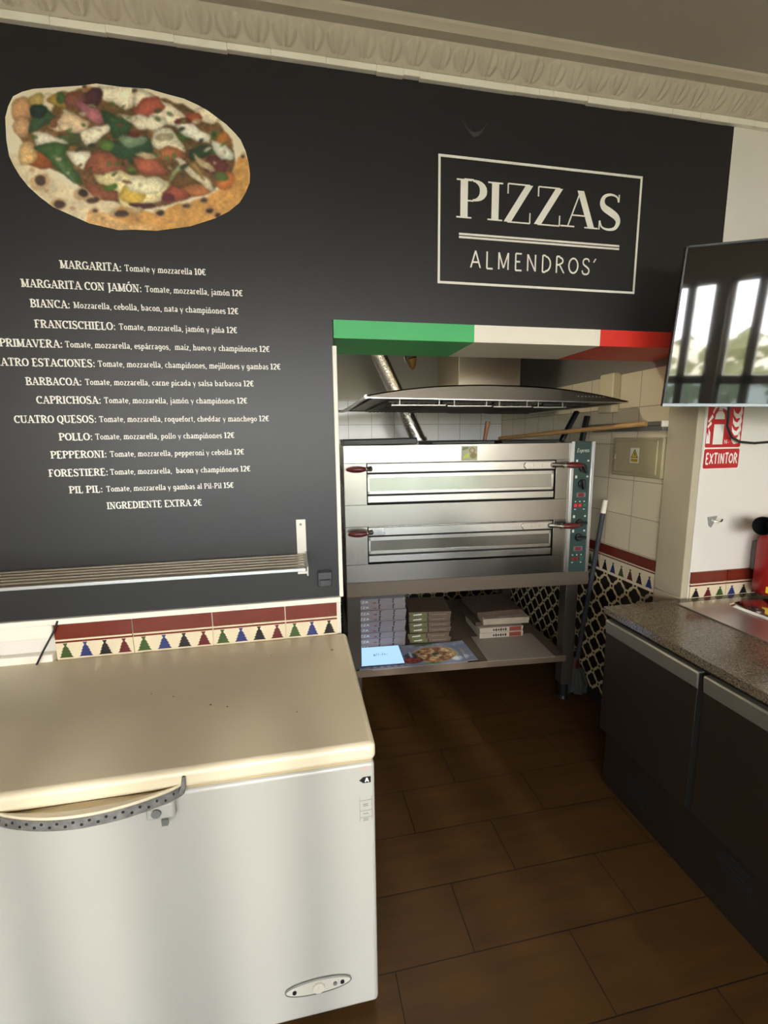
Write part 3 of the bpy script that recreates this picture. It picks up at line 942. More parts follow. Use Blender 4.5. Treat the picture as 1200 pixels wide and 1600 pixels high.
P.blob([(75, 200), (150, 150), (260, 120), (420, 108), (560, 110), (700, 150), (830, 190), (960, 250), (1040, 340), (1060, 440), (1020, 530), (940, 565), (850, 600), (720, 645), (620, 645), (540, 615), (430, 605), (330, 530), (230, 470), (130, 400), (80, 310)], (112, 82, 50), 10, .12)
BL = [
 ((95, 205, 42, 50), (188, 142, 100)), ((105, 278, 36, 45), (196, 152, 112)), ((180, 425, 75, 45), (140, 78, 40)), ((120, 400, 40, 60), (210, 172, 116)),
 ((165, 165, 40, 36), (190, 160, 92)), ((212, 175, 28, 40), (228, 212, 178)), ((270, 160, 48, 36), (168, 134, 62)), ((512, 140, 42, 40), (190, 140, 62)),
 ([(430, 92), (600, 102), (650, 120), (600, 205), (560, 212), (470, 170), (425, 130)], (228, 214, 184)),
 ([(590, 112), (760, 165), (830, 235), (790, 275), (700, 250), (600, 190)], (230, 216, 186)), ((930, 230, 70, 35), (226, 210, 178)),
 ((415, 152, 50, 46), (72, 42, 48)), ((322, 162, 52, 34), (122, 76, 60)), ([(335, 165), (360, 150), (440, 210), (472, 262), (430, 275), (380, 240)], (172, 106, 112)),
 ([(590, 205), (640, 158), (700, 150), (735, 190), (700, 225), (640, 245), (600, 232)], (160, 84, 64)), ((862, 250, 42, 28), (160, 82, 54)), ((820, 268, 40, 16), (120, 50, 36)),
 ([(130, 195), (200, 205), (255, 240), (180, 295), (130, 312), (140, 250)], (58, 86, 58)), ((165, 215, 38, 26), (36, 54, 46)), ((278, 150, 24, 26), (82, 116, 60)),
 ([(455, 200), (520, 215), (580, 260), (570, 322), (510, 322), (488, 280)], (46, 74, 46)), ((330, 330, 80, 45), (70, 80, 50)), ((430, 350, 70, 30), (92, 84, 56)),
 ([(500, 352), (580, 330), (660, 315), (700, 350), (680, 400), (600, 420), (590, 460), (520, 412), (488, 390)], (46, 74, 50)), ((600, 345, 60, 24), (130, 150, 120)),
 ((475, 375, 40, 26), (96, 126, 60)),
 ([(838, 390), (900, 368), (990, 378), (1005, 410), (900, 425), (850, 442)], (46, 64, 42)), ((800, 322, 52, 20), (72, 96, 46)), ((952, 318, 26, 20), (116, 136, 62)), ((1000, 345, 30, 40), (190, 120, 60)),
 ([(140, 312), (200, 295), (260, 320), (305, 355), (240, 362), (155, 372)], (232, 222, 198)), ([(345, 300), (480, 268), (492, 300), (430, 347), (390, 368), (358, 340)], (234, 222, 194)),
 ([(215, 280), (300, 205), (360, 245), (412, 260), (400, 292), (320, 312), (250, 302)], (218, 190, 152)), ((290, 275, 30, 26), (234, 208, 172)), ((240, 270, 20, 26), (150, 96, 70)),
 ([(535, 230), (600, 240), (690, 225), (740, 230), (760, 262), (700, 292), (640, 307), (560, 262)], (228, 218, 190)), ((600, 305, 30, 18), (130, 58, 46)),
 ([(680, 300), (760, 293), (800, 340), (832, 380), (820, 412), (700, 392), (675, 350)], (218, 208, 178)), ((745, 330, 40, 20), (190, 176, 140)),
 ([(770, 280), (860, 278), (938, 320), (930, 357), (880, 352), (800, 312)], (236, 230, 208)),
 ([(160, 370), (240, 350), (312, 370), (300, 412), (350, 480), (380, 542), (330, 532), (260, 470), (200, 402)], (62, 92, 50)), ([(232, 395), (250, 395), (352, 535), (335, 535)], (120, 146, 100)),
 ([(298, 395), (410, 388), (422, 430), (380, 482), (350, 462), (325, 430)], (228, 218, 192)),
 ([(388, 470), (420, 400), (480, 398), (572, 460), (560, 477), (450, 492)], (150, 86, 64)), ((470, 440, 70, 10), (196, 120, 84)),
 ([(592, 420), (700, 430), (757, 470), (740, 507), (640, 492)], (160, 88, 66)), ([(688, 380), (780, 368), (812, 390), (800, 416), (700, 422)], (168, 104, 66)), ((660, 410, 50, 14), (216, 190, 150)),
 ([(378, 520), (440, 540), (530, 580), (535, 628), (440, 602), (385, 560)], (136, 80, 56)),
 ([(425, 490), (530, 475), (640, 500), (755, 520), (752, 572), (720, 612), (600, 642), (540, 622), (530, 560), (450, 532)], (226, 210, 158)), ((600, 580, 60, 45), (212, 176, 80)), ((650, 545, 90, 40), (232, 222, 182)),
 ([(728, 570), (790, 540), (858, 580), (840, 607), (738, 622)], (152, 76, 60)), ((760, 595, 30, 20), (110, 46, 60)), ((962, 445, 55, 38), (98, 50, 46)), ((830, 525, 60, 26), (110, 80, 46)), ((880, 560, 60, 26), (178, 112, 66)), ((1010, 520, 40, 36), (190, 112, 58)),
 ([(770, 500), (800, 450), (815, 456), (770, 530), (745, 535)], (170, 186, 130)), ((500, 560, 26, 20), (90, 128, 56)), ((590, 480, 24, 14), (110, 140, 62)),
 ([(778, 412), (830, 428), (900, 490), (962, 552), (930, 562), (858, 502)], (228, 214, 182)), ([(862, 402), (900, 428), (962, 482), (940, 494), (878, 442)], (218, 192, 142)), ([(830, 440), (860, 440), (930, 520), (910, 520)], (206, 170, 100)),
 ([(940, 338), (1000, 358), (1042, 430), (990, 432), (948, 380)], (212, 214, 194)), ((985, 500, 30, 20), (96, 116, 60)), ((640, 630, 60, 12), (84, 44, 44)), ((600, 655, 50, 14), (216, 190, 140)),
]
for shp, col in BL:
    P.blob(shp, col, 10, .06, .05, shade=(4, .42))
for (a, c, r1, r2) in ((182, 525, 24, 22), (265, 630, 24, 20), (410, 605, 26, 14), (538, 668, 30, 14), (712, 662, 18, 11), (942, 652, 17, 12), (966, 672, 12, 9), (908, 608, 14, 10), (832, 630, 14, 9), (425, 655, 14, 8), (370, 575, 20, 16), (1085, 415, 9, 9), (600, 123, 9, 6), (385, 104, 12, 10)):
    P.blob((a, c, r1 * 1.7, r2 * 1.7), (168, 124, 80), 6, .1, alpha=.55)
    P.blob((a, c, r1, r2), (62, 46, 38), 6, .2)
for (a, c) in ((205, 572), (330, 648), (150, 480), (70, 195), (460, 690), (620, 700), (760, 700)):
    P.blob((a, c, 13, 9), (176, 128, 84), 5, .1, alpha=.7)
rp = random.Random(11)
for k in range(60):                        # crumbs, stems and small leaves scattered over the topping
    a, q = rp.uniform(0, 2 * PI), rp.uniform(.1, 1) ** .5
    px, py = 570 + 430 * q * math.cos(a), 365 + 200 * q * math.sin(a)
    col = rp.choice([(60, 84, 52), (88, 116, 60), (210, 196, 160), (120, 70, 48), (150, 92, 66), (40, 50, 38), (224, 214, 186), (104, 122, 70)])
    w_, h_ = rp.uniform(6, 26), rp.uniform(4, 12)
    t_ = rp.uniform(-.8, .8)
    P.blob([(px + w_ * math.cos(e) * math.cos(t_) - h_ * math.sin(e) * math.sin(t_), py + w_ * math.cos(e) * math.sin(t_) + h_ * math.sin(e) * math.cos(t_)) for e in [2 * PI * i / 10 for i in range(10)]], col, 5, .1, shade=(2, .3), alpha=.85)
ins = inpoly(X, Y, OUT)
HM = [0.00066811, -1.9069e-05, -0.969, -0.00013191, -0.00075739, 2.741, -7.5764e-05, -6.0136e-05]
# outline points to snap the rim of the grid onto
rim = []
for (xa, ya), (xb, yb) in zip(OUT, OUT[1:] + OUT[:1]):
    n = max(2, int(math.hypot(xb - xa, yb - ya) / 2))
    rim += [(xa + (xb - xa) * i / n, ya + (yb - ya) * i / n) for i in range(n)]
rim = np.array(rim)
ny_, nx_ = X.shape
keep = ins[:-1, :-1] | ins[1:, :-1] | ins[:-1, 1:] | ins[1:, 1:]
idx = -np.ones(X.shape, int)
vs, cols, fs = [], [], []
def vid(j, i):
    if idx[j, i] < 0:
        px, py = X[j, i], Y[j, i]
        if not ins[j, i]:
            k = np.argmin((rim[:, 0] - px) ** 2 + (rim[:, 1] - py) ** 2)
            px, py = rim[k]
        dn = HM[6] * px + HM[7] * py + 1
        vs.append(((HM[0] * px + HM[1] * py + HM[2]) / dn, -.0012, (HM[3] * px + HM[4] * py + HM[5]) / dn))
        cols.append(P.c[j, i])
        idx[j, i] = len(vs) - 1
    return idx[j, i]
for j in range(ny_ - 1):
    for i in range(nx_ - 1):
        if keep[j, i]:
            fs.append((vid(j, i), vid(j + 1, i), vid(j + 1, i + 1), vid(j, i + 1)))

def print_mesh(name, vs, fs, cols, m=None, parent=None):
    me = bpy.data.meshes.new(name)
    me.from_pydata(vs, [], fs)
    at = me.color_attributes.new('print', 'FLOAT_COLOR', 'POINT')
    c4 = np.ones((len(vs), 4), np.float32)
    c4[:, :3] = s2l(np.clip(np.array(cols), 0, 255))
    at.data.foreach_set('color', c4.ravel())
    me.materials.append(m or M_PRINT)
    o = bpy.data.objects.new(name, me)
    COL.objects.link(o)
    if parent is not None:
        o.parent = parent
        if parent.get('_world'):
            o.location = tuple(-x for x in parent.location)
    return o
tag(print_mesh('pizza_picture', vs, fs, cols), 'large cut-out print of a ham and rocket pizza on the black wall above the menu', 'picture')

# ================================================================== flag lintel
t = thing('lintel_board', 'green, white and red painted board boxing in the head of the oven opening', 'board', (.82, .15, OZ))
for nm, a, c, m in (('green_section', 0.003, .547, M_FG), ('white_section', .547, 1.094, M_FW), ('red_section', 1.094, OX1, M_FR)):
    b = MB(); b.box(a, c, -.003, .305, OZ, 2.053)
    b.build(nm, m, t)

# ================================================================== pizza oven on its stand (the pair stands slightly askew)
OL = (.095, .66, 0)
ORZ = -math.radians(3.5)
t = thing('pizza_oven', 'wide stainless steel two-deck pizza oven with oxblood handles, standing on the steel stand', 'oven', (OL[0], OL[1], .835), ORZ, world=False)
Z0 = -.835
def zz(b):                      # heights are written from the floor
    b.v = [(x, y, z + Z0) for x, y, z in b.v]
    return b
D1, D2 = (1.271, 1.496), (.938, 1.151)
WX0, WX1, OW = .122, 1.200, 1.425
b = MB()
b.box(0, OW - .002, .06, 1.1, .835, 1.59)
b.box(0, 1.281, 0, .06, D1[1], 1.59)
b.box(0, 1.281, 0, .06, D2[1], D1[0])
b.box(0, 1.281, 0, .06, .835, D2[0])
for z0, z1 in (D1, D2):
    b.box(0, WX0, 0, .06, z0, z1)
    b.box(WX1, 1.281, 0, .06, z0, z1)
zz(b).build('body', M_STEEL, t, bevel=.0015)
for z0, z1 in ((1.36, 1.46), (1.02, 1.12)):
    for k in range(4):
        b = MB(); b.box(-.003, .004, .12 + k * .2, .13 + k * .2, z0, z1)
        zz(b).build('side_vent', M_GRIP, t)
b = MB()
for z0, z1 in (D1, D2):
    b.box(WX0 - .004, WX1 + .004, .052, .062, z0 - .004, z1 + .004)
zz(b).build('door_recess', M_DARK, t)
M_DOORG = mat('oven_glass_reflection_tone', (0.42, 0.41, 0.37, 1), 0.16, 0.9)  # same glass as the lower door, reflected brightness put into its colour
M_DOORD = mat('dark_oven_glass', (0.20, 0.185, 0.155, 1), 0.2, 0.85, noise=.25, nscale=5)
for (z0, z1), glass in ((D1, M_DOORG), (D2, M_DOORD)):
    a, c = WX0 + .004, WX1 - .010
    b = MB()
    b.box(a, c, .016, .045, z0 + .012, z1 - .004)
    b.box(a, c, -.006, .02, z1 - .050, z1 - .006)                 # top flat bar
    b.box(a, c, -.002, .02, z0 + .012, z0 + .048)                 # bottom rail
    b.box(a, c, .002, .02, z1 - .081, z1 - .060)                  # frame of the window
    b.box(a, c, .002, .02, z0 + .057, z0 + .074)
    b.box(a, a + .012, .002, .02, z0 + .057, z1 - .060)
    b.box(c - .012, c, .002, .02, z0 + .057, z1 - .060)
    d = zz(b).build('oven_door', M_STEELX, t, bevel=.0012)
    b = MB(); b.box(a + .011, c - .011, .007, .0165, z0 + .073, z1 - .080)
    zz(b).build('door_window', glass, d)
    b = MB()
    b.box(a + .001, c - .001, .008, .0165, z1 - .061, z1 - .049); b.box(a + .001, c - .001, .008, .0165, z0 + .047, z0 + .058)
    zz(b).build('seam', M_DARK, d)
    zc = z1 - .029
    # flat chrome straps that carry the grips
    b = MB()
    pl = [(WX1 - .185, zc - .019), (WX1 - .198, zc), (WX1 - .185, zc + .019), (WX1 - .02, zc + .019), (WX1 - .02, zc - .019)]
    b.prism(pl, 'xz', -.014, -.007)
    b.tube([(WX1 - .03, -.012, zc), (WX1, -.03, zc), (WX1 + .022, -.05, zc)], [.016, .012, .010], 10)
    b.tube([(WX1 + .018, -.05, zc), (WX1 + .03, -.05, zc)], .016, 12)
    for sx in (.09, .14):
        b.cyl((WX1 - sx, -.0165, zc), (WX1 - sx, -.013, zc), .006, n=10)
    zz(b).build('handle_strap', M_CHROME, d, bevel=.001)
    b = MB()
    pl = [(WX0 + .09, zc - .017), (WX0 + .1, zc), (WX0 + .09, zc + .017), (WX0 + .012, zc + .017), (WX0 + .012, zc - .017)]
    b.prism(pl, 'xz', -.012, -.007)
    b.tube([(WX0 + .02, -.010, zc), (WX0, -.03, zc), (WX0 - .012, -.05, zc)], [.016, .012, .010], 10)
    for sx in (.05, .085):
        b.cyl((WX0 + sx, -.0145, zc), (WX0 + sx, -.011, zc), .006, n=10)
    zz(b).build('handle_strap', M_CHROME, d, bevel=.001)
    for s, xa in ((1, WX1 + .03), (-1, WX0 - .010)):
        L = .105 if s > 0 else .10
        b = MB()
        b.tube([(xa + s * L * k / 8, -.05, zc) for k in range(9)], [.010, .014, .0165, .0175, .0175, .0165, .0145, .011, .006], 14)
        zz(b).build('grip', M_GRIP, d)
# printed badge above the upper door
b = MB(); b.box(.645, .735, -.0015, .001, 1.500, 1.580, 0)
b.flat([(.650, 1.515), (.690, 1.515), (.685, 1.545), (.665, 1.53)], 'xz', -.0018, 1)
b.flat(ell(.705, 1.556, .018, .016, 14), 'xz', -.0018, 2)
b.flat(ell(.712, 1.527, .019, .017, 14), 'xz', -.0019, 2)
b.flat(ell(.705, 1.556, .011, .010, 12), 'xz', -.0021, 0)
b.flat(ell(.712, 1.527, .011, .010, 12), 'xz', -.0021, 3)
b.flat([(.650, 1.555), (.685, 1.566), (.682, 1.575), (.650, 1.572)], 'xz', -.0018, 3)
zz(b).build('badge', [mat('badge_paper', rgb(176, 172, 142), .5), mat('badge_lime', rgb(196, 206, 92), .5), mat('badge_brown', rgb(150, 120, 70), .5), mat('badge_green', rgb(110, 130, 90), .5)], t, smooth=False)
# control column
b = MB(); b.box(1.300, 1.405, -.004, .05, .835, 1.594)
cp = zz(b).build('control_panel', M_PANELG, t, bevel=.001)
b = MB(); b.box(1.281, 1.301, -.012, .05, .835, 1.597); b.box(1.404, 1.425, -.012, .05, .835, 1.597)
zz(b).build('panel_trim', M_ALU, cp, bevel=.002)
for zk, ang in ((1.448, 25), (1.358, 10), (1.128, 92), (1.042, 92)):
    b = MB()
    b.cyl((1.358, -.004, zk), (1.358, -.016, zk), .024, .022, 20)
    ca, sa = math.cos(math.radians(ang - 90)), math.sin(math.radians(ang - 90))
    b.bar((1.358 - ca * .024, -.024, zk - sa * .024), (1.358 + ca * .034, -.024, zk + sa * .034), .018, .014)
    zz(b).build('knob', M_BLACKP, cp, bevel=.002)
M_DISP = mat('red_display', rgb(120, 30, 44), .3)
M_BTN = mat('red_button', rgb(206, 40, 40), .35)
M_BTND = mat('dim_red_button', rgb(120, 34, 36), .35)
M_BTNG = mat('green_button', rgb(36, 96, 66), .35)
M_PMARK = mat('panel_marking', rgb(214, 216, 206), .5)
for zd, zb, mb_ in ((1.292, 1.232, M_BTN), (.975, .915, M_BTND)):
    b = MB(); b.box(1.328, 1.384, -.008, -.003, zd - .013, zd + .013, 0); b.box(1.338, 1.374, -.009, -.004, zd - .010, zd + .010, 1)
    zz(b).build('display', [mat('display_bezel', rgb(110, 108, 104), .4), M_DISP], cp, bevel=.001)
    for k, m in enumerate((mb_, mb_, M_BTNG)):
        x = 1.326 + .027 * k
        b = MB(); b.box(x - .010, x + .010, -.010, -.003, zb - .011, zb + .011)
        zz(b).build('button', m, cp, bevel=.003)
b = MB()
for zk in (1.448, 1.358, 1.128, 1.042):
    b.box(1.316, 1.328, -.0048, -.003, zk + .030, zk + .046); b.box(1.385, 1.396, -.0048, -.003, zk + .034, zk + .044)
for zb in (1.232, .915):
    for k in range(3):
        b.box(1.322 + .027 * k, 1.330 + .027 * k, -.0048, -.003, zb + .019, zb + .025)
    for k in (0, 2):
        b.box(1.321 + .027 * k, 1.331 + .027 * k, -.0048, -.003, zb - .026, zb - .021)
write(b, 'Express', 1.318, 1.392, 1.536, .020, d=-.0046, thick=.16, thin=.09, shear=.25)
zz(b).build('panel_marking', M_PMARK, cp, smooth=False)

t = thing('oven_stand', 'grey steel stand with a low board shelf under the pizza oven', 'stand', OL, ORZ, world=False)
M_STAND = steel_mat('stand_steel', (0.165, 0.13, 0.097, 1), 0.42, 'x', 0.04, metal=0.5)
M_LEG = steel_mat('shaded_leg_steel', (0.075, 0.062, 0.05, 1), 0.42, 'z', 0.04, metal=0.4)  # leg steel darkened to hold the dimness under the oven
b = MB()
b.box(0, 1.44, 0.0, .05, .752, .8345); b.box(0, 1.44, 1.03, 1.08, .752, .8345)
b.box(0, .05, .05, 1.03, .752, .8345); b.box(1.39, 1.44, .05, 1.03, .752, .8345)
b.build('top_frame', M_STAND, t, bevel=.002)
for x in (0.0, 1.312):
    for y in (.02, .98):
        b = MB(); b.box(x, x + .075, y, y + .075, .1, .752)
        l = b.build('leg', M_LEG, t, bevel=.003)
        b = MB(); b.cyl((x + .037, y + .037, 0), (x + .037, y + .037, .10), .032, .030, 18); b.cyl((x + .037, y + .037, 0), (x + .037, y + .037, .02), .042, .038, 18)
        b.build('foot', M_BLACKP, l)
b = MB(); b.box(.02, 1.33, .01, 1.06, .284, .304); b.box(.02, 1.33, .008, .022, .262, .304)
b.build('shelf_board', mat('stand_shelf', rgb(104, 88, 72), .5, noise=.1, nscale=5), t, bevel=.002)

def oven_pt(x, y, z=0.0):
    c, s = math.cos(ORZ), math.sin(ORZ)
    return (OL[0] + c * x - s * y, OL[1] + s * x + c * y, z)

# ------------------------------------------------------------------ pizza boxes on the stand's shelf
ORD = ['bottom', 'second from bottom', 'third from bottom', 'fourth from bottom', 'fifth from bottom', 'sixth from bottom', 'seventh from bottom', 'eighth from bottom', 'ninth from bottom', 'tenth from bottom', 'topmost']
M_BOXG = mat('grey_printed_card', rgb(132, 124, 124), .7, noise=.06, nscale=30)
M_BOXGT = mat('pale_card_top', rgb(196, 194, 196), .7)
M_BOXB = mat('brown_printed_card', rgb(104, 86, 66), .7, noise=.2, nscale=25)
M_BOXGN = mat('green_printed_card', rgb(100, 104, 62), .7, noise=.25, nscale=25)
M_BOXW = mat('white_card', rgb(190, 178, 160), .7, noise=.08, nscale=15)
M_INK = mat('dark_ink', rgb(56, 46, 48), .7)
M_INKR = mat('red_ink', rgb(136, 60, 44), .7)
M_INKW = mat('white_ink', rgb(214, 208, 204), .6)
SZ = .304
def box_proto(name, label, w, h, kind, group, loc, rot):
    root = thing(name, label, 'box', loc, rot, group, world=False)
    side, top = {'grey': (M_BOXG, M_BOXGT), 'mixed': (M_BOXB, M_BOXB), 'white': (M_BOXW, M_BOXW)}[kind]
    b = MB(); b.box(0, w, 0.002, w, 0, h * .92, 0)
    b.build('tray', side, root, bevel=.001)
    b = MB(); b.box(-.002, w + .002, 0, w + .002, h * .55, h * .985, 0); b.box(.001, w - .001, .004, w, h * .975, h * .99, 1)
    b.build('lid', [side, top], root, bevel=.001)
    b = MB()
    d = -.0008
    if kind == 'grey':
        write(b, 'PIZZA', w * .06, w * .32, h * .30, h * .36, d=d, thick=.26, thin=.18, serif=False, mi=0)
        for u in (.50, .76):
            b.flat([(w * u, h * .12), (w * (u + .03), h * .12), (w * (u + .02), h * .5), (w * (u + .045), h * .9), (w * (u + .005), h * .9)], 'xz', d, 1)
        b.flat([(w * .40, h * .15), (w * .47, h * .2), (w * .45, h * .4), (w * .41, h * .35)], 'xz', d, 2)
    elif kind == 'mixed':
        b.flat([(0.01, h * .1), (w * .42, h * .1), (w * .42, h * .9), (0.01, h * .9)], 'xz', d, 3)
        b.flat([(w * .44, h * .1), (w * .47, h * .1), (w * .47, h * .9), (w * .44, h * .9)], 'xz', d, 1)
        b.flat([(w * .1, h * .35), (w * .3, h * .45), (w * .3, h * .7), (w * .1, h * .55)], 'xz', d - .0003, 0)
        b.flat([(w * .55, h * .4), (w * .9, h * .45), (w * .9, h * .55), (w * .55, h * .52)], 'xz', d, 4)
    else:
        for k in range(6):
            u = .32 + k * .055
            b.flat(ell(w * u, h * .5, w * .022, h * (.3 if k % 2 else .2), 10), 'xz', d, 1)
        b.flat([(w * .68, h * .1), (w * .96, h * .1), (w * .96, h * .9), (w * .68, h * .9)], 'xz', d, 2)
    b.build('front_print', [M_INKW, M_INK, M_INKR, M_BOXGN, M_BOXG], root, smooth=False)
    return root

def copy_thing(o, loc, rot, label):
    c = o.copy()
    COL.objects.link(c)
    c.location, c.rotation_euler = loc, (0, 0, rot)
    c['label'] = label
    for ch in list(o.children):
        k = ch.copy()
        COL.objects.link(k)
        k.parent = c
        for g in list(ch.children):
            q = g.copy(); COL.objects.link(q); q.parent = k
    return c

def stack(n, w, h, kind, x, y, base, group, words, jit, seed, rots=None):
    r = random.Random(seed)
    proto = None
    for k in range(n):
        lab = words % ('topmost' if k == n - 1 else ORD[k])
        j = jit if not isinstance(jit, list) else jit[k]
        loc = oven_pt(x + r.uniform(-j, j), y + r.uniform(-j, j), base + k * (h + .0006))
        rot = ORZ + (rots[k] if rots else r.uniform(-.02, .02))
        if proto is None:
            proto = box_proto('pizza_box', lab, w, h, kind, group, loc, rot)
        else:
            copy_thing(proto, loc, rot, lab)
stack(9, .34, .037, 'grey', .035, .26, SZ + .001, 'grey pizza boxes by the stand leg', 'grey printed pizza box, %s of the tall stack under the oven', .004, 1)
stack(6, .27, .036, 'mixed', .405, .30, SZ + .001, 'brown and green pizza boxes in the middle', 'brown and green pizza box, %s in the middle stack', .008, 2, [-.05, -.04, -.06, -.03, -.05, -.08])
stack(2, .30, .036, 'white', .885, .30, SZ + .0025, 'patterned pizza boxes on the white sheet', 'white pizza box with dark print, %s of the patterned pair', .004, 3, [.0, .01])
# three crooked plain boxes on top of the patterned pair
M_CARDD = mat('dark_card', rgb(84, 66, 52), .8, noise=.2, nscale=14)
M_OLD = mat('grubby_card', rgb(170, 156, 136), .75, noise=.15, nscale=14)
zb = SZ + .0025 + 2 * .0366
for k, (dx, dy, rot, hh, m, lab) in enumerate(((-.02, .03, .05, .03, M_CARDD, 'dark brown crooked pizza box directly on the patterned pair'), (.012, -.025, -.03, .042, M_OLD, 'pale thick pizza box jutting out above the dark brown one'), (-.02, .0, .04, .038, M_CARDD, 'brown pizza box lying topmost on the crooked heap under the oven'))):
    root = thing('pizza_box', lab, 'box', oven_pt(.885 + dx, .30 + dy, zb), ORZ + rot, 'crooked pizza boxes on the patterned pair', world=False)
    b = MB(); b.box(0, .31, .002, .31, 0, hh * .9); b.build('tray', m, root, bevel=.002)
    b = MB(); b.box(-.003, .313, 0, .312, hh * .45, hh); b.build('lid', m, root, bevel=.003)
    zb += hh + .0008
b = MB(); b.box(0, .42, 0, .34, 0, .002)
o = b.build('card_sheet', mat('white_card_sheet', rgb(168, 158, 142), .6)); o.location = oven_pt(.83, -.0, SZ + .0003); o.rotation_euler = (0, 0, ORZ - .02)
tag(o, 'loose pale card sheet lying under the patterned pizza boxes', 'card')
# flattened printed box lid near the front with loose printed place mats behind it
GX, GY = 130, 60
X, Y = np.meshgrid(np.linspace(0, 640, GX), np.linspace(0, 300, GY))
P = Paint(X, Y, (150, 160, 184))
P.blob([(0, 0), (640, 0), (640, 50), (0, 40)], (170, 178, 196), 8, .1)
P.blob((470, 160, 140, 112), (214, 196, 160), 4, .05); P.blob((470, 160, 132, 104), (176, 110, 60), 4, .15); P.blob((470, 160, 120, 94), (196, 164, 120), 8, .25, .05)
for k in range(26):
    a = k * 2.4; rr = 18 + 84 * ((k * 37 % 26) / 26)
    P.blob((470 + rr * 1.1 * math.cos(a), 160 + rr * .85 * math.sin(a), 13, 11), (150, 84, 60) if k % 3 else (220, 200, 160), 4, .15)
P.blob((480, 160, 24, 16), (80, 100, 60), 6, .2)
P.blob((320, 170, 40, 40), (60, 70, 100), 3, .1); P.blob((322, 150, 8, 46), (220, 226, 230), 2, .03)
P.blob((322, 230, 66, 42), (90, 70, 66), 3, .1); P.blob((322, 228, 56, 34), (178, 74, 74), 4, .15)
P.blob((430, 282, 50, 16), (110, 136, 84), 6, .2); P.blob((420, 20, 60, 16), (90, 120, 90), 6, .2); P.blob((590, 240, 36, 30), (214, 220, 226), 6, .1)
for k in range(12):
    P.blob((270 - k * 20, 283, 7, 6), (226, 226, 230) if k % 2 else (84, 90, 110), 2, .05); P.blob((250 - k * 18, 16, 7, 5), (70, 100, 90) if k % 2 else (90, 96, 120), 2, .05)
pv, pc, pf = [], [], []
for j in range(GY):
    for i in range(GX):
        pv.append((X[j, i] / 1000, (.30 - Y[j, i] / 1000) * .87, .0007)); pc.append(P.c[j, i])
for j in range(GY - 1):
    for i in range(GX - 1):
        pf.append((j * GX + i, (j + 1) * GX + i, (j + 1) * GX + i + 1, j * GX + i + 1))
def mat_sheet(loc, rot, label):
    root = thing('printed_placemat', label, 'placemat', loc, rot, 'printed placemats fanned on the shelf', world=False)
    b = MB(); b.box(0, .64, 0, .261, -.004, 0); b.build('sheet', M_BOXG, root)
    print_mesh('print', pv, pf, pc, parent=root)
    return root
pm = mat_sheet(oven_pt(.135, -.004, SZ + .0055), ORZ + .055, 'printed pizza placemat lowest in the fan, its corner showing beyond the others')
copy_thing(pm, oven_pt(.11, -.002, SZ + .0105), ORZ + .03, 'printed pizza placemat in the middle of the fan on the shelf')
copy_thing(pm, oven_pt(.06, -.008, SZ + .0155), ORZ, 'printed pizza placemat on top of the fan, with pizza and sauce bowl picture')
root = thing('tablet', 'tablet with a lit pale blue screen lying on the printed placemats', 'tablet', oven_pt(.068, .012, SZ + .0168), ORZ, world=False)
b = MB(); b.box(0, .262, 0, .24, 0, .007); b.build('case', M_BLACKP, root, bevel=.002)
b = MB(); b.quad((.004, .004, .0074), (.258, .004, .0074), (.258, .236, .0074), (.004, .236, .0074))
sc_ = b.build('screen', mat('lit_screen', rgb(60, 80, 120), .3, emit=rgb(158, 196, 255), estr=.8), root)
b = MB(); write(b, 'a//-/=-', .085, .175, .115, .034, plane='xy', d=.0078, thick=.12, thin=.12, serif=False)
b.build('screen_writing', M_INK, sc_, smooth=False)

# ------------------------------------------------------------------ things lying on top of the oven
def tray(name, label, x, y, w, d, h, rot, z=1.5905, tip=0.0):
    root = thing(name, label, 'tray', oven_pt(x, y, z), ORZ + rot, 'black trays on top of the oven', world=False)
    b = MB(); b.box(0, w, 0, d, 0, .004)
    for q in ((0, w, 0, .004), (0, w, d - .004, d), (0, .004, 0, d), (w - .004, w, 0, d)):
        b.box(q[0], q[1], q[2], q[3], 0, h)
    b.build('pan', M_BLACKM, root, bevel=.0015)
    b = MB()
    b.tube([(0, 0, h), (w, 0, h), (w, d, h), (0, d, h), (0, 0, h)], .004, 8)
    b.build('rolled_rim', M_BLACKM, root)
    root.rotation_euler[1] = tip
    return root
tray('baking_tray', 'black baking tray on the oven top at its opening-side end', .005, .04, .40, .38, .03, .01, tip=-.012)
tray('baking_tray', 'shallow black tray in the middle of the oven top', .50, .08, .36, .40, .016, -.02)
tray('baking_tray', 'black tray on the oven top under the long pale pole', .90, .06, .34, .42, .014, .02)
b = MB()
b.tube([(0, 0, 0), (.008, 0, .05), (.02, 0, .118)], [.012, .013, .016], 12)
o = b.build('wooden_paddle', M_WOODR); o.location = (1.037, 1.0, 1.607); tag(o, 'short reddish wooden handle standing up behind the oven top edge', 'handle')
b = MB(); b.tube([(1.2, 1.127, 1.618), (1.5, .176, 1.681)], .0125, 12)
tag(b.build('wooden_pole', M_WOOD), 'long pale wooden peel pole lying across the oven top towards the tiled wall', 'pole')
for a, c, lab in (((1.452, .80, 1.597), (1.548, .80, 1.775), 'slanting black steel prop nearer the middle of the oven top'), ((1.552, .74, 1.597), (1.578, .74, 1.745), 'short upright black steel prop beside the tiled wall on the oven top')):
    b = MB(); b.bar(a, c, .035, .02)
    tag(b.build('black_prop', M_BLACKP, bevel=.002), lab, 'bar', 'black props on the oven')
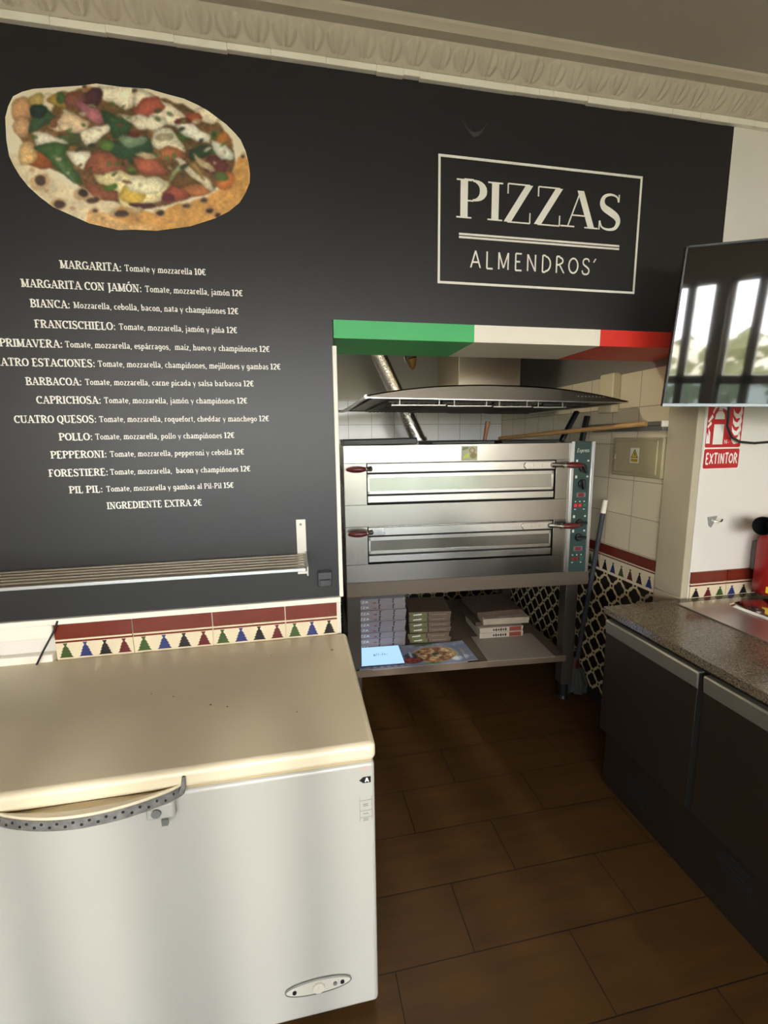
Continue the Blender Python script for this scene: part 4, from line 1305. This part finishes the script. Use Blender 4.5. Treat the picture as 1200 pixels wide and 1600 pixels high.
# flexible foil duct
b = MB()
A, B_ = Vector((.775, 1.6, 1.592)), Vector((.46, 1.6, 2.235))
pts, rs = [], []
N = 70
for i in range(N + 1):
    pts.append(A.lerp(B_, i / N)); rs.append(.055 + (.0025 if i % 2 else 0))
for i in range(1, 16):
    a = i / 15 * 1.1
    pts.append(B_ + Vector((-.05 * math.sin(a) - .04 * i / 15, 0, .19 * i / 15))); rs.append(.055 + (.0025 if i % 2 else 0))
b.tube(pts, rs, 20)
t = thing('flexible_duct', 'crinkled silver flexible duct rising from the oven behind the hood', 'duct', (.775, 1.6, 1.592))
b.build('hose', M_FOIL, t)
b = MB(); b.tube([(.775, 1.6, 1.592), (.765, 1.6, 1.612)], .066, 20); b.build('collar', M_STEELX, t)
t = thing('spot_lamp', 'small metal spot lamp hanging in the alcove between the duct and the chimney', 'lamp', (.62, 1.3, AZ))
b = MB(); b.cyl((.62, 1.3, AZ), (.62, 1.3, 2.21), .008); b.cyl((.62, 1.3, AZ), (.62, 1.3, AZ - .02), .035); b.build('stem', M_CHROME, t)
b = MB(); b.tube([(.61, 1.3, 2.22), (.622, 1.3, 2.17), (.63, 1.29, 2.14)], [.02, .04, .045], 18); b.build('shade', M_CHROME, t)
b = MB(); b.tube([(.63, 1.29, 2.142), (.638, 1.286, 2.10), (.64, 1.285, 2.078)], [.04, .022, .006], 14); b.build('cone', mat('brass_cone', rgb(120, 96, 52), .35, .6), t)

# ------------------------------------------------------------------ extractor hood
t = thing('range_hood', 'wide arched steel extractor hood with square chimney above the pizza oven', 'hood', (.9, .95, 1.8))
HX0, HX1, HC, HW, HY = .183, 1.562, .862, .693, .39
def lip(x): return 1.8140 - .0134 * (x - HX0)
def arch(x):
    q = min(1.0, abs((x - HC) / HW))
    return lip(x) + .008 + .064 * (1 - q ** 2.3)
n = 40
xs = [HX0 + (HX1 - HX0) * i / n for i in range(n + 1)]
b = MB()
poly = [(x, lip(x)) for x in xs] + [(x, arch(x)) for x in reversed(xs)]
b.prism(poly, 'xz', HY, HY + .02)
top = [(x, arch(x) - .006) for x in xs] + [(x, arch(x)) for x in reversed(xs)]
b.prism(top, 'xz', HY, 1.42)
b.prism(poly, 'xz', 1.40, 1.42)
cn = b.build('canopy', M_HOOD, t)
b = MB()
b.bar((HX0, HY - .001, lip(HX0) - .001), (HX1, HY - .001, lip(HX1) - .001), .006, .004)
b.tube([(HX0 - .002, HY, lip(HX0) + .004), (HX0 - .002, .9, lip(HX0) - .002), (HX0 - .003, 1.2, lip(HX0) - .006), (HX0 - .012, 1.36, lip(HX0) - .004), (HX0 - .03, 1.46, lip(HX0) + .004)], .010, 8)
b.tube([(HX1 + .002, HY, lip(HX1) + .004), (HX1 + .002, 1.42, lip(HX1) + .002)], .006, 8)
b.build('bright_edge', M_ALU, cn)
b = MB(); b.prism([(.23, lip(.23) + .006), (1.52, lip(1.52) + .006), (1.52, lip(1.52) + .012), (.23, lip(.23) + .012)], 'xz', HY + .02, 1.40)
b.build('underside', steel_mat('hood_underside', (.30, .28, .25, 1), .4, 'x', metal=.8), t)
for k in range(4):
    x0_ = .32 + k * .285
    b = MB()
    zl = lip(x0_ + .27)
    b.box(x0_, x0_ + .275, .55, 1.33, zl - .004, zl + .007)
    for s in range(9):
        b.box(x0_ + .02 + s * .027, x0_ + .034 + s * .027, .57, 1.31, zl - .008, zl - .002)
    b.build('filter', mat('greasy_filter', (.10, .09, .075, 1), .45, .7), t)
for x0_, x1_ in ((.305, .575), (.585, .815), (.825, 1.03), (1.04, 1.225)):
    b = MB()
    zr = lip((x0_ + x1_) / 2) - .029
    b.bar((x0_, HY + .025, zr), (x1_, HY + .025, zr), .006, .005)
    for q in (.15, .88):
        x = x0_ + (x1_ - x0_) * q
        b.bar((x, HY + .025, zr), (x, HY + .025, lip(x) + .008), .004, .004)
    b.build('rail', mat('hood_rail_steel', (.42, .40, .36, 1), .4, .8), t)
b = MB(); b.box(.838, 1.243, .95, 1.36, 1.85, AZ)
b.build('chimney', M_CHIM, t, bevel=.002)
b = MB()
for k in range(8):
    x = 1.275 + k * .0205
    z = lip(x) + .026
    b.flat(ell(x, z, .0045, .0035, 8), 'xz', HY - .0008)
b.build('buttons', mat('hood_buttons', rgb(170, 160, 148), .4), t, smooth=False)

# ------------------------------------------------------------------ alcove side wall fittings
t = thing('cover_box', 'beige plastic cover box high on the tiled side wall behind the hood end', 'box', (1.59, .575, 1.755))
b = MB(); b.box(1.572, AX1, .522, .636, 1.752, 1.966); b.build('cover', M_BEIGEP, t, bevel=.006)
b = MB(); b.box(1.569, 1.573, .535, .623, 1.757, 1.80); b.build('end_cap', M_BEIGEP, t, bevel=.003)
t = thing('grey_wall_rail', 'long grey metal rail along the tiled side wall above the fuse box', 'rail', (1.6, .44, 1.65))
b = MB(); b.box(1.578, AX1, .168, .76, 1.672, 1.692); b.box(1.585, AX1, .168, .70, 1.648, 1.672); b.build('rail_body', M_GREYM, t, bevel=.003)
b = MB(); b.box(1.574, AX1, .16, .169, 1.665, 1.694); b.build('end_cap', M_TRIMW, t, bevel=.002)
t = thing('fuse_box', 'beige metal fuse box with yellow warning sticker on the tiled side wall', 'box', (1.6, .335, 1.41))
b = MB(); b.box(1.594, AX1 + .002, .167, .512, 1.412, 1.614); b.build('frame', M_BEIGEB, t, bevel=.003)
b = MB(); b.box(1.588, 1.596, .195, .492, 1.430, 1.598); d = b.build('door', M_BEIGEB, t, bevel=.003)
b = MB(); b.box(1.584, 1.590, .484, .500, 1.498, 1.526); b.build('latch', M_BEIGEB, d, bevel=.002)
b = MB()
XS = 1.5872
b.flat([(.372, 1.483), (.309, 1.483), (.309, 1.561), (.372, 1.561)], 'yz', XS, 0)
b.flat([(.366, 1.509), (.315, 1.509), (.3405, 1.556)], 'yz', XS - .0003, 1)
b.flat([(.360, 1.5125), (.321, 1.5125), (.3405, 1.549)], 'yz', XS - .0006, 2)
b.flat([(.347, 1.538), (.339, 1.527), (.344, 1.527), (.336, 1.514), (.340, 1.523), (.334, 1.523), (.341, 1.538)], 'yz', XS - .0009, 1)
b.flat([(.366, 1.488), (.315, 1.488), (.315, 1.505), (.366, 1.505)], 'yz', XS - .0003, 2)
for zq in (1.492, 1.499):
    b.flat([(.362, zq), (.319, zq), (.319, zq + .003), (.362, zq + .003)], 'yz', XS - .0006, 1)
b.build('warning_sticker', [M_LETTER, M_BLACKP, M_YELLOW], d, smooth=False)

t = thing('mop', 'mop with dark grey pole and white tip leaning in the corner beside the oven', 'mop', (1.56, .66, 0))
b = MB(); b.tube([(1.548, .665, .17), (1.583, .548, 1.19)], .0135, 12); b.build('pole', mat('dark_grey_pole', rgb(58, 60, 66), .4), t)
b = MB(); b.tube([(1.5825, .549, 1.185), (1.586, .54, 1.262)], [.0155, .014], 12); b.build('tip', M_TRIMW, t)
b = MB(); b.tube([(1.546, .668, .24), (1.542, .68, .15)], [.02, .04], 14); b.build('socket', mat('dark_red_plastic', rgb(70, 26, 24), .4), t)
b = MB()
rm = random.Random(5)
for k in range(46):
    a = k * 2.399; q = .25 + .75 * ((k * 7 % 46) / 46)
    r = .078 * q
    x, y = 1.535 + r * math.cos(a), .672 + r * 1.25 * math.sin(a)
    b.tube([(1.542, .678, .19), (1.54 + (x - 1.54) * .7, .676 + (y - .676) * .7, .15), (x, y, .07), (x + rm.uniform(-.006, .006), y + rm.uniform(-.01, .01), .012)], [.007, .011, .012, .009], 6)
b.build('mop_head', mat('grey_mop_yarn', rgb(62, 64, 62), .9), t)
# added fill light, unseen behind the lintel, to brighten the alcove
t = thing('alcove_fill_light', 'added unseen fill light on the alcove ceiling behind the flag lintel', 'lamp', (.40, .62, AZ))
b = MB(); b.box(.08, .72, .52, .72, AZ - .04, AZ); b.build('housing', M_TRIMW, t, bevel=.005)
b = MB(); b.box(.10, .70, .54, .70, AZ - .045, AZ - .039); b.build('glow_panel', mat('fill_light_glow', rgb(250, 244, 230), .5, emit=rgb(255, 240, 214), estr=18.0), t)

# ================================================================== things on the black wall
t = thing('wall_shelf', 'narrow slatted steel shelf on the black wall below the menu', 'shelf', (-.7, 0, 1.19))
SX0, SX1 = -1.75, -.139
for k in range(6):
    y = -.012 - k * .036
    b = MB(); b.box(SX0, SX1, y - .015, y, 1.179, 1.190)
    b.build('slat', mat('shelf_slat', (.52, .47, .36, 1), .35, .85), t, bevel=.001)
b = MB(); b.box(SX0, SX1 + .004, -.229, -.223, 1.182, 1.193); b.build('front_edge', M_ALU, t, bevel=.001)
for x in (-.162, -1.55):
    b = MB()
    b.box(x, x + .036, -.004, .001, 1.17, 1.322)
    b.box(x + .031, x + .036, -.228, 0, 1.165, 1.196)
    b.box(x, x + .036, -.225, 0, 1.172, 1.181)
    k = b.build('bracket', mat('shelf_bracket', rgb(205, 200, 188), .4, .3), t, bevel=.001)
    b = MB(); b.cyl((x + .017, -.006, 1.303), (x + .017, -.003, 1.303), .005, n=10); b.build('screw', M_GREYM, k)
t = thing('wall_socket', 'black painted socket cover low on the black wall by the opening', 'socket', (-.06, 0, 1.05))
b = MB(); b.box(-.088, -.032, -.016, .001, 1.050, 1.116); M_SOCK = mat('socket_highlight_tone', rgb(64, 66, 68), .4)  # black socket, its grey highlight put into the base colour
b.build('plate', M_SOCK, t, bevel=.005)
b = MB(); b.prism([(-.030, 1.088), (-.030, 1.113), (-.014, 1.113), (-.014, 1.090)], 'yz', -.086, -.034); b.prism([(-.024, 1.056), (-.024, 1.080), (-.014, 1.082), (-.014, 1.056)], 'yz', -.080, -.040)
b.build('flap', M_SOCK, t, bevel=.002)
b = MB(); b.tube([(-1.008, -.018, .998), (-1.02, -.022, .965), (-1.055, -.036, .90), (-1.085, -.045, .84)], .0035, 8)
tag(b.build('cable', M_BLACKP), 'thin black cable hanging at the end of the tiled course behind the freezer', 'cable')

# ================================================================== chest freezer
t = thing('chest_freezer', 'white chest freezer with cream lid in front of the tiled course', 'freezer', (-.63, -.36, 0))
FX0, FX1, FY0, FY1 = -1.285, .018, -.70, -.022
b = MB(); b.box(FX0 + .003, FX1 - .003, FY0 + .006, FY1, .035, .797, 0)
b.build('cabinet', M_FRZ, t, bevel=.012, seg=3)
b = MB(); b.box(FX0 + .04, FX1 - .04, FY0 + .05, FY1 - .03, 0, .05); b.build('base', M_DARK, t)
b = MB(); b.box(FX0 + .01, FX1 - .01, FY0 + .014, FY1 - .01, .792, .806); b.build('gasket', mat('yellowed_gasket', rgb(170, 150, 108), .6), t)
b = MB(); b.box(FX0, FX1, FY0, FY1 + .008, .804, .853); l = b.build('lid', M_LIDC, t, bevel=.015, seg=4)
# small dents and marks on the lid
b = MB()
for x, y, r in ((-.05, -.155, .007), (-.27, -.15, .003), (-.55, -.36, .004), (-.43, -.43, .005), (-.38, -.45, .004), (-.18, -.52, .003), (-.62, -.33, .003)):
    b.tube([(x, y, .852), (x, y, .8536)], [r, r * .6], 8)
b.build('lid_mark', mat('rusty_mark', rgb(120, 96, 66), .7), l)
# crescent pull grip on the lid front, mended with a perforated strap
HXa, HXb, HXc = -.842, -.452, -.647
n = 24
outer, inner = [], []
for i in range(n + 1):
    q = i / n
    x = HXa + (HXb - HXa) * q
    e = math.sin(PI * q) ** .75
    outer.append((x, FY0 + .004 - .052 * e)); inner.append((x, FY0 + .004 - .034 * e))
b = MB()
b.prism(outer + [(HXb, FY0 + .006), (HXa, FY0 + .006)], 'xy', .783, .806)
b.prism(outer + list(reversed(inner)), 'xy', .783, .818)
h = b.build('pull_grip', M_LIDC, t, bevel=.002)
b = MB()
def strap_pt(i, dy): return (outer[i][0], outer[i][1] - dy)
for i in range(n):
    (xa, ya), (xb, yb) = strap_pt(i, .0015), strap_pt(i + 1, .0015)
    b.quad((xa, ya, .786), (xb, yb, .786), (xb, yb, .812), (xa, ya, .812))
b.tube([(HXb, FY0 - .004, .80), (HXb + .006, FY0 - .004, .815), (HXb + .008, FY0 - .003, .84)], [.008, .006, .004], 8)
b.tube([(HXa, FY0 - .004, .80), (HXa - .01, FY0 - .004, .82), (HXa - .02, FY0 - .003, .835)], [.008, .006, .004], 8)
s = b.build('perforated_strap', M_GALV, h)
b = MB()
for k in range(1, n):
    xa, ya = strap_pt(k, .0022)
    b.cyl((xa, ya + .001, .799 + (.004 if k % 2 else -.004)), (xa, ya, .799 + (.004 if k % 2 else -.004)), .0035, n=8)
b.build('strap_hole', M_DARK, s)
b = MB(); b.box(-.532, -.468, FY0 - .012, FY0 + .008, .742, .784); k = b.build('lock_bracket', M_FRZ, t, bevel=.006)
b = MB(); b.cyl((-.508, FY0 - .016, .762), (-.508, FY0 - .011, .762), .011, n=16); b.box(-.498, -.484, FY0 - .016, FY0 - .008, .728, .744); b.build('lock', M_GREYM, k)
# oval control panel low on the front
yf = FY0 + .006
b = MB(); b.prism(ell(-.152, .143, .090, .0235, 40), 'xz', yf - .006, yf + .001)
cp = b.build('control_panel', mat('grey_white_panel', rgb(176, 172, 160), .4), t, bevel=.003)
b = MB(); b.tube([(x, yf - .005, z) for x, z in ell(-.152, .143, .089, .0228, 40, 0, 359.9)], .0022, 6); b.build('panel_rim', M_GREYM, cp)
b = MB(); b.cyl((-.152, yf - .006, .141), (-.152, yf - .011, .141), .0165, .0155, 24); b.box(-.153, -.151, yf - .012, yf - .0105, .141, .155); b.build('dial', mat('dial_cream', rgb(188, 182, 168), .4), cp, bevel=.001)
for x, m, r in ((-.217, M_BLACKP, .0055), (-.107, M_GREYM, .0055), (-.087, M_BLACKP, .0055)):
    b = MB(); b.cyl((x, yf - .006, .142), (x, yf - .009, .142), r, n=14); b.build('indicator_lamp', m, cp)
b = MB()
b.flat([(-.027, .749), (-.016, .758), (.004, .758), (.004, .740), (-.016, .740)], 'xz', yf - .0006, 0)
write(b, 'A', -.012, -.001, .743, .012, d=yf - .0010, thick=.28, thin=.24, serif=False, mi=1)
for z0, z1 in ((.690, .6895), (.660, .6595), (.640, .6395)):
    b.flat([(-.027, z0), (.006, z0), (.006, z1 - .0008), (-.027, z1 - .0008)], 'xz', yf - .0006, 2)
for x in (-.027, .0055):
    b.flat([(x, .63), (x + .0008, .63), (x + .0008, .700), (x, .700)], 'xz', yf - .0006, 2)
for k, z in enumerate((.677, .672, .649, .634, .629)):
    b.flat([(-.018, z), (-.004, z), (-.004, z + .002), (-.018, z + .002)], 'xz', yf - .0006, 2)
for z in (.785, .779):
    b.flat([(-.026, z), (.004, z), (.004, z + .0015), (-.026, z + .0015)], 'xz', yf - .0006, 3)
b.build('energy_label', [M_BLACKP, M_LETTER, mat('faint_print', rgb(104, 100, 92), .6), mat('faint_red_print', rgb(190, 150, 140), .6)], t, smooth=False)

# ================================================================== refrigerated counter
t = thing('refrigerated_counter', 'shaded stainless steel under-counter fridge with wide doors opposite the freezer', 'counter', (1.75, -1.2, 0))
M_DOOR = steel_mat('shaded_steel_door', (.062, .047, .034, 1), .36, 'z', .03, metal=.7)  # stainless steel, its base colour darkened for the side turned from the light
M_CABI = steel_mat('shaded_steel_cabinet', (.052, .040, .029, 1), .42, 'z', .03, metal=.7)
M_STRIP = steel_mat('door_grip_steel', (.30, .28, .235, 1), .38, 'y', .03, metal=.6)
CY0, CY1 = -2.36, -.012
b = MB(); b.box(1.222, 2.30, CY0, CY1, .258, .815); b.build('carcass', M_CABI, t, bevel=.003)
b = MB(); b.box(1.216, 2.28, CY0 + .01, CY1 - .04, .0, .256); pl = b.build('plinth', M_CABI, t, bevel=.003)
b = MB()
for ya, yb, za, zb in ((-.30, -.20, .07, .15), (-.75, -.63, .15, .235), (-1.02, -.92, .1, .2)):
    b = MB()
    b.box(1.2148, 1.217, ya, yb, za, zb, 0)
    for k in range(5):
        z = za + (zb - za) * (k + .15) / 5
        b.box(1.2138, 1.2152, ya + .006, yb - .006, z, z + (zb - za) / 12, 1)
    b.build('vent_grille', [M_DARK, M_CABI], pl)
y = -.030
DW = .476
while y > CY0 + .2:
    b = MB(); b.box(1.198, 1.2215, y - DW, y, .272, .742)
    d = b.build('door', M_DOOR, t, bevel=.0008)
    b = MB(); b.prism([(1.199, .742), (1.196, .745), (1.190, .800), (1.196, .806), (1.221, .806), (1.221, .742)], 'xz', y - DW, y)
    g = b.build('grip_strip', M_STRIP, d, bevel=.0015)
    b = MB(); b.box(1.2000, 1.2212, y - DW - .0242, y - DW + .0005, .270, .800); b.build('door_gap_shade', M_DARK, d)  # dark strip standing in for the shaded gap between the doors
    y -= DW + .024
b = MB(); b.box(1.193, 2.345, CY0 - .03, -.008, .826, .860)
tag(b.build('granite_worktop', M_GRANITE, bevel=.003), 'speckled grey granite worktop on the under-counter fridge', 'worktop')
t = thing('sink', 'stainless steel sink unit set on the granite worktop', 'sink', (1.95, -.9, .86))
M_SINK = mat('sink_steel', (.55, .52, .48, 1), .28, .95, bump=.04, bscale=30)
b = MB()
sx0, sx1, sy0, sy1 = 1.528, 2.335, -2.2, -.062
hx0, hx1, hy0, hy1 = 1.74, 2.20, -.62, -.125
for q in ((sx0, hx0, sy0, sy1), (hx1, sx1, sy0, sy1), (hx0, hx1, sy0, hy0), (hx0, hx1, hy1, sy1)):
    b.box(q[0], q[1], q[2], q[3], .8605, .8655)
b.build('top', M_SINK, t)
b = MB()
def rr(x0, x1, y0, y1, r, n=6):
    return [(x1 - r + r * math.cos(a), y1 - r + r * math.sin(a)) for a in [PI / 2 * i / n for i in range(n + 1)]] + \
           [(x0 + r + r * math.cos(a), y1 - r + r * math.sin(a)) for a in [PI / 2 + PI / 2 * i / n for i in range(n + 1)]] + \
           [(x0 + r + r * math.cos(a), y0 + r + r * math.sin(a)) for a in [PI + PI / 2 * i / n for i in range(n + 1)]] + \
           [(x1 - r + r * math.cos(a), y0 + r + r * math.sin(a)) for a in [1.5 * PI + PI / 2 * i / n for i in range(n + 1)]]
a_, c_ = rr(hx0 - .012, hx1 + .012, hy0 - .012, hy1 + .012, .05), rr(hx0 + .02, hx1 - .02, hy0 + .02, hy1 - .02, .06)
n = len(a_)
vs = [(x, y, .866) for x, y in a_] + [(x, y, .874) for x, y in rr(hx0 - .002, hx1 + .002, hy0 - .002, hy1 + .002, .055)] + [(x, y, .8675) for x, y in c_] + [(x, y, .8625) for x, y in rr(hx0 + .05, hx1 - .05, hy0 + .05, hy1 - .05, .05)]
fs = [(r * n + i, r * n + (i + 1) % n, (r + 1) * n + (i + 1) % n, (r + 1) * n + i) for r in range(3) for i in range(n)] + [tuple(range(3 * n, 4 * n))]
b.add(vs, fs)
b.build('basin', M_CHROME, t)
b = MB(); b.cyl((1.80, -.20, .863), (1.80, -.20, .868), .03, n=20); b.cyl((1.80, -.20, .868), (1.80, -.20, .874), .012, n=14)
b.build('drain', mat('dark_drain', rgb(60, 34, 30), .4), t)

# ================================================================== white wall at the counter: sign, extinguisher, hook, television
t = thing('extinguisher_sign', 'red EXTINTOR sign with extinguisher and flame pictogram on the white wall', 'sign', (1.75, 0, 1.47))
b = MB(); b.box(1.652, 1.848, -.0022, .0008, 1.468, 1.795); b.build('backing', M_LETTER, t, bevel=.001)
b = MB()
b.prism(rr(1.656, 1.846, 1.5665, 1.79, .008), 'xz', -.0032, -.002, 0)
yq = -.0036
def W(u, v): return (1.656 + .19 * u, 1.5665 + .2235 * v)
def wp(*p, mi=1): b.flat([W(u, v) for u, v in p], 'xz', yq, mi)
wp((.20, .06), (.48, .06), (.48, .46), (.20, .46))                       # cylinder
wp((.20, .56), (.48, .56), (.46, .66), (.40, .72), (.28, .72), (.22, .66))
wp((.29, .73), (.39, .73), (.39, .82), (.29, .82))
wp((.27, .84), (.56, .88), (.56, .94), (.27, .90)); wp((.38, .78), (.55, .72), (.56, .77), (.40, .83))
wp((.26, .86), (.20, .84), (.12, .70), (.15, .66), (.21, .77), (.27, .80))
wp((.12, .66), (.02, .52), (.04, .49), (.16, .60)); wp((.10, .52), (.01, .42), (.03, .38), (.13, .47))
wp((.01, .08), (.12, .08), (.11, .30), (.05, .38), (.06, .22), (.01, .30))
for k in range(4):                                                        # flames
    v = .08 + k * .17
    wp((.72, v + .06), (.80, v - .02), (.93, v), (.97, v + .10), (.93, v + .26), (.90, v + .13), (.84, v + .07), (.76, v + .10), (.70, v + .18))
wp((.66, .88), (.86, .88), (.86, .93), (.66, .93))
write(b, 'N-', W(.52, 0)[0], W(.66, 0)[0], W(0, .07)[1], .018, d=yq, thick=.14, thin=.14, serif=False, mi=1)
b.build('pictogram_plate', [M_SIGNR, M_LETTER], t, smooth=False)
b = MB(); b.prism(rr(1.656, 1.846, 1.472, 1.5595, .008), 'xz', -.0032, -.002, 0)
write(b, 'EXTINTOR', 1.664, 1.838, 1.493, .046, d=-.0036, thick=.22, thin=.19, serif=False, space=.06, mi=1)
b.build('word_plate', [M_SIGNR, M_LETTER], t, smooth=False)
t = thing('wall_hook', 'small grey triangular hook plate on the white wall under the red sign', 'hook', (1.735, 0, 1.19))
b = MB(); b.prism([(1.712, 1.246), (1.764, 1.250), (1.750, 1.222), (1.735, 1.196), (1.722, 1.205)], 'xz', -.004, .001); b.build('plate', mat('hook_plate_grey', rgb(150, 150, 146), .45, .2), t, bevel=.001)
b = MB(); b.tube([(1.728, -.004, 1.232), (1.730, -.022, 1.230), (1.745, -.030, 1.226), (1.758, -.030, 1.230), (1.764, -.028, 1.238)], .0045, 8); b.build('hook_pin', M_CHROME, t)

t = thing('fire_extinguisher', 'red fire extinguisher with black horn hanging on the white wall above the sink', 'extinguisher', (2.012, -.096, .885))
EX, EY = 2.012, -.096
b = MB()
prof_ = [(r, z + .018) for r, z in [(.0, .8675), (.070, .8702), (.076, .878), (.077, .90), (.077, 1.10), (.074, 1.128), (.062, 1.152), (.042, 1.168), (.024, 1.175), (.020, 1.20), (.0, 1.202)]]
b.tube([(EX, EY, z) for r, z in prof_], [max(r, .001) for r, z in prof_], 32)
b.build('cylinder', M_RED, t)
b = MB()
for k in range(13):
    a0_, a1_ = math.radians(200 + k * 10), math.radians(210 + k * 10)
    r = .0776
    b.quad((EX + r * math.cos(a0_), EY + r * math.sin(a0_), .903), (EX + r * math.cos(a1_), EY + r * math.sin(a1_), .903), (EX + r * math.cos(a1_), EY + r * math.sin(a1_), .933), (EX + r * math.cos(a0_), EY + r * math.sin(a0_), .933))
b.build('yellow_label', M_YELLOW, t)
b = MB(); b.box(EX - .03, EX + .03, -.022, -.0004, .98, 1.12); b.build('wall_bracket', M_GREYM, t, bevel=.002)
b = MB(); b.cyl((EX, EY, 1.19), (EX, EY, 1.25), .022, n=16); b.bar((EX + .01, EY, 1.245), (EX + .12, EY, 1.275), .02, .012); b.bar((EX + .01, EY, 1.225), (EX + .11, EY, 1.22), .018, .008)
b.build('valve', M_BLACKP, t, bevel=.002)
b = MB()
A, B_ = Vector((1.842, -.150, 1.226)), Vector((1.99, -.12, 1.216))
q = [(0, .041), (.25, .040), (.6, .034), (.85, .026), (1, .02)]
b.tube([A.lerp(B_, k) for k, r in q] , [r for k, r in q], 24, cap=False)
b.tube([A.lerp(B_, k) for k in (.98, .5, .2, .0)], [.016, .03, .036, .041], 24, cap=False)
b.flat([], 'xz', 0) if False else None
b.tube([A.lerp(B_, .55), A.lerp(B_, .56)], .030, 16)
b.build('horn', M_BLACKP, t)

# television on a swivel arm
TB = Vector((1.262, -.172, 1.734))
yaw, tl, rl = .537, math.radians(6.0), -.038
ta = Vector((math.cos(yaw), -math.sin(yaw), 0))
n0 = Vector((-math.sin(yaw), -math.cos(yaw), 0))
tu = Vector((0, 0, 1)) * math.cos(tl) + n0 * math.sin(tl)
ta, tu = ta * math.cos(rl) + tu * math.sin(rl), tu * math.cos(rl) - ta * math.sin(rl)
tn = n0 * math.cos(tl) - Vector((0, 0, 1)) * math.sin(tl)
def tv(b):
    b.v = [tuple(TB + ta * x + tu * z - tn * y) for x, y, z in b.v]
    return b
t = thing('television', 'wall mounted flat television tilted down beside the flag painted lintel', 'television', tuple(TB))
TW, TH = .97, .56
b = MB(); b.box(0, TW, .006, .034, 0, TH); b.box(.12, TW - .12, .034, .06, .06, TH - .16)
tv(b).build('back_housing', M_BLACKP, t, bevel=.003)
b = MB(); b.quad((.007, .0045, .012), (TW - .007, .0045, .012), (TW - .007, .0045, TH - .007), (.007, .0045, TH - .007))
tv(b).build('screen', mat('glossy_black_screen', rgb(12, 13, 15), .035, spec=1.0, coat=.0), t)
b = MB()
b.box(0, .007, 0, .008, 0, TH); b.box(TW - .007, TW, 0, .008, 0, TH); b.box(0, TW, 0, .008, TH - .007, TH)
bz = tv(b).build('bezel', M_BLACKP, t, bevel=.001)
b = MB(); b.box(0, TW, -.001, .008, 0, .012); tv(b).build('bottom_bezel', mat('silver_bezel', rgb(130, 136, 140), .3, .6), t, bevel=.001)
b = MB()
mc = TB + ta * .5 + tu * .28 - tn * .06
b.bar(tuple(mc), (1.95, -.04, 2.0), .04, .05)
b.box(1.90, 2.0, -.035, -.0003, 1.90, 2.10)
b.build('wall_arm', M_BLACKP, t, bevel=.002)
b = MB(); b.tube([(1.712, -.06, 1.80), (1.716, -.045, 1.74), (1.735, -.03, 1.66), (1.77, -.024, 1.612), (1.82, -.022, 1.590), (1.90, -.022, 1.583), (2.0, -.022, 1.588), (2.2, -.02, 1.60)], .0055, 8)
tag(b.build('tv_cable', M_BLACKP), 'black cable looping across the red sign below the television', 'cable')
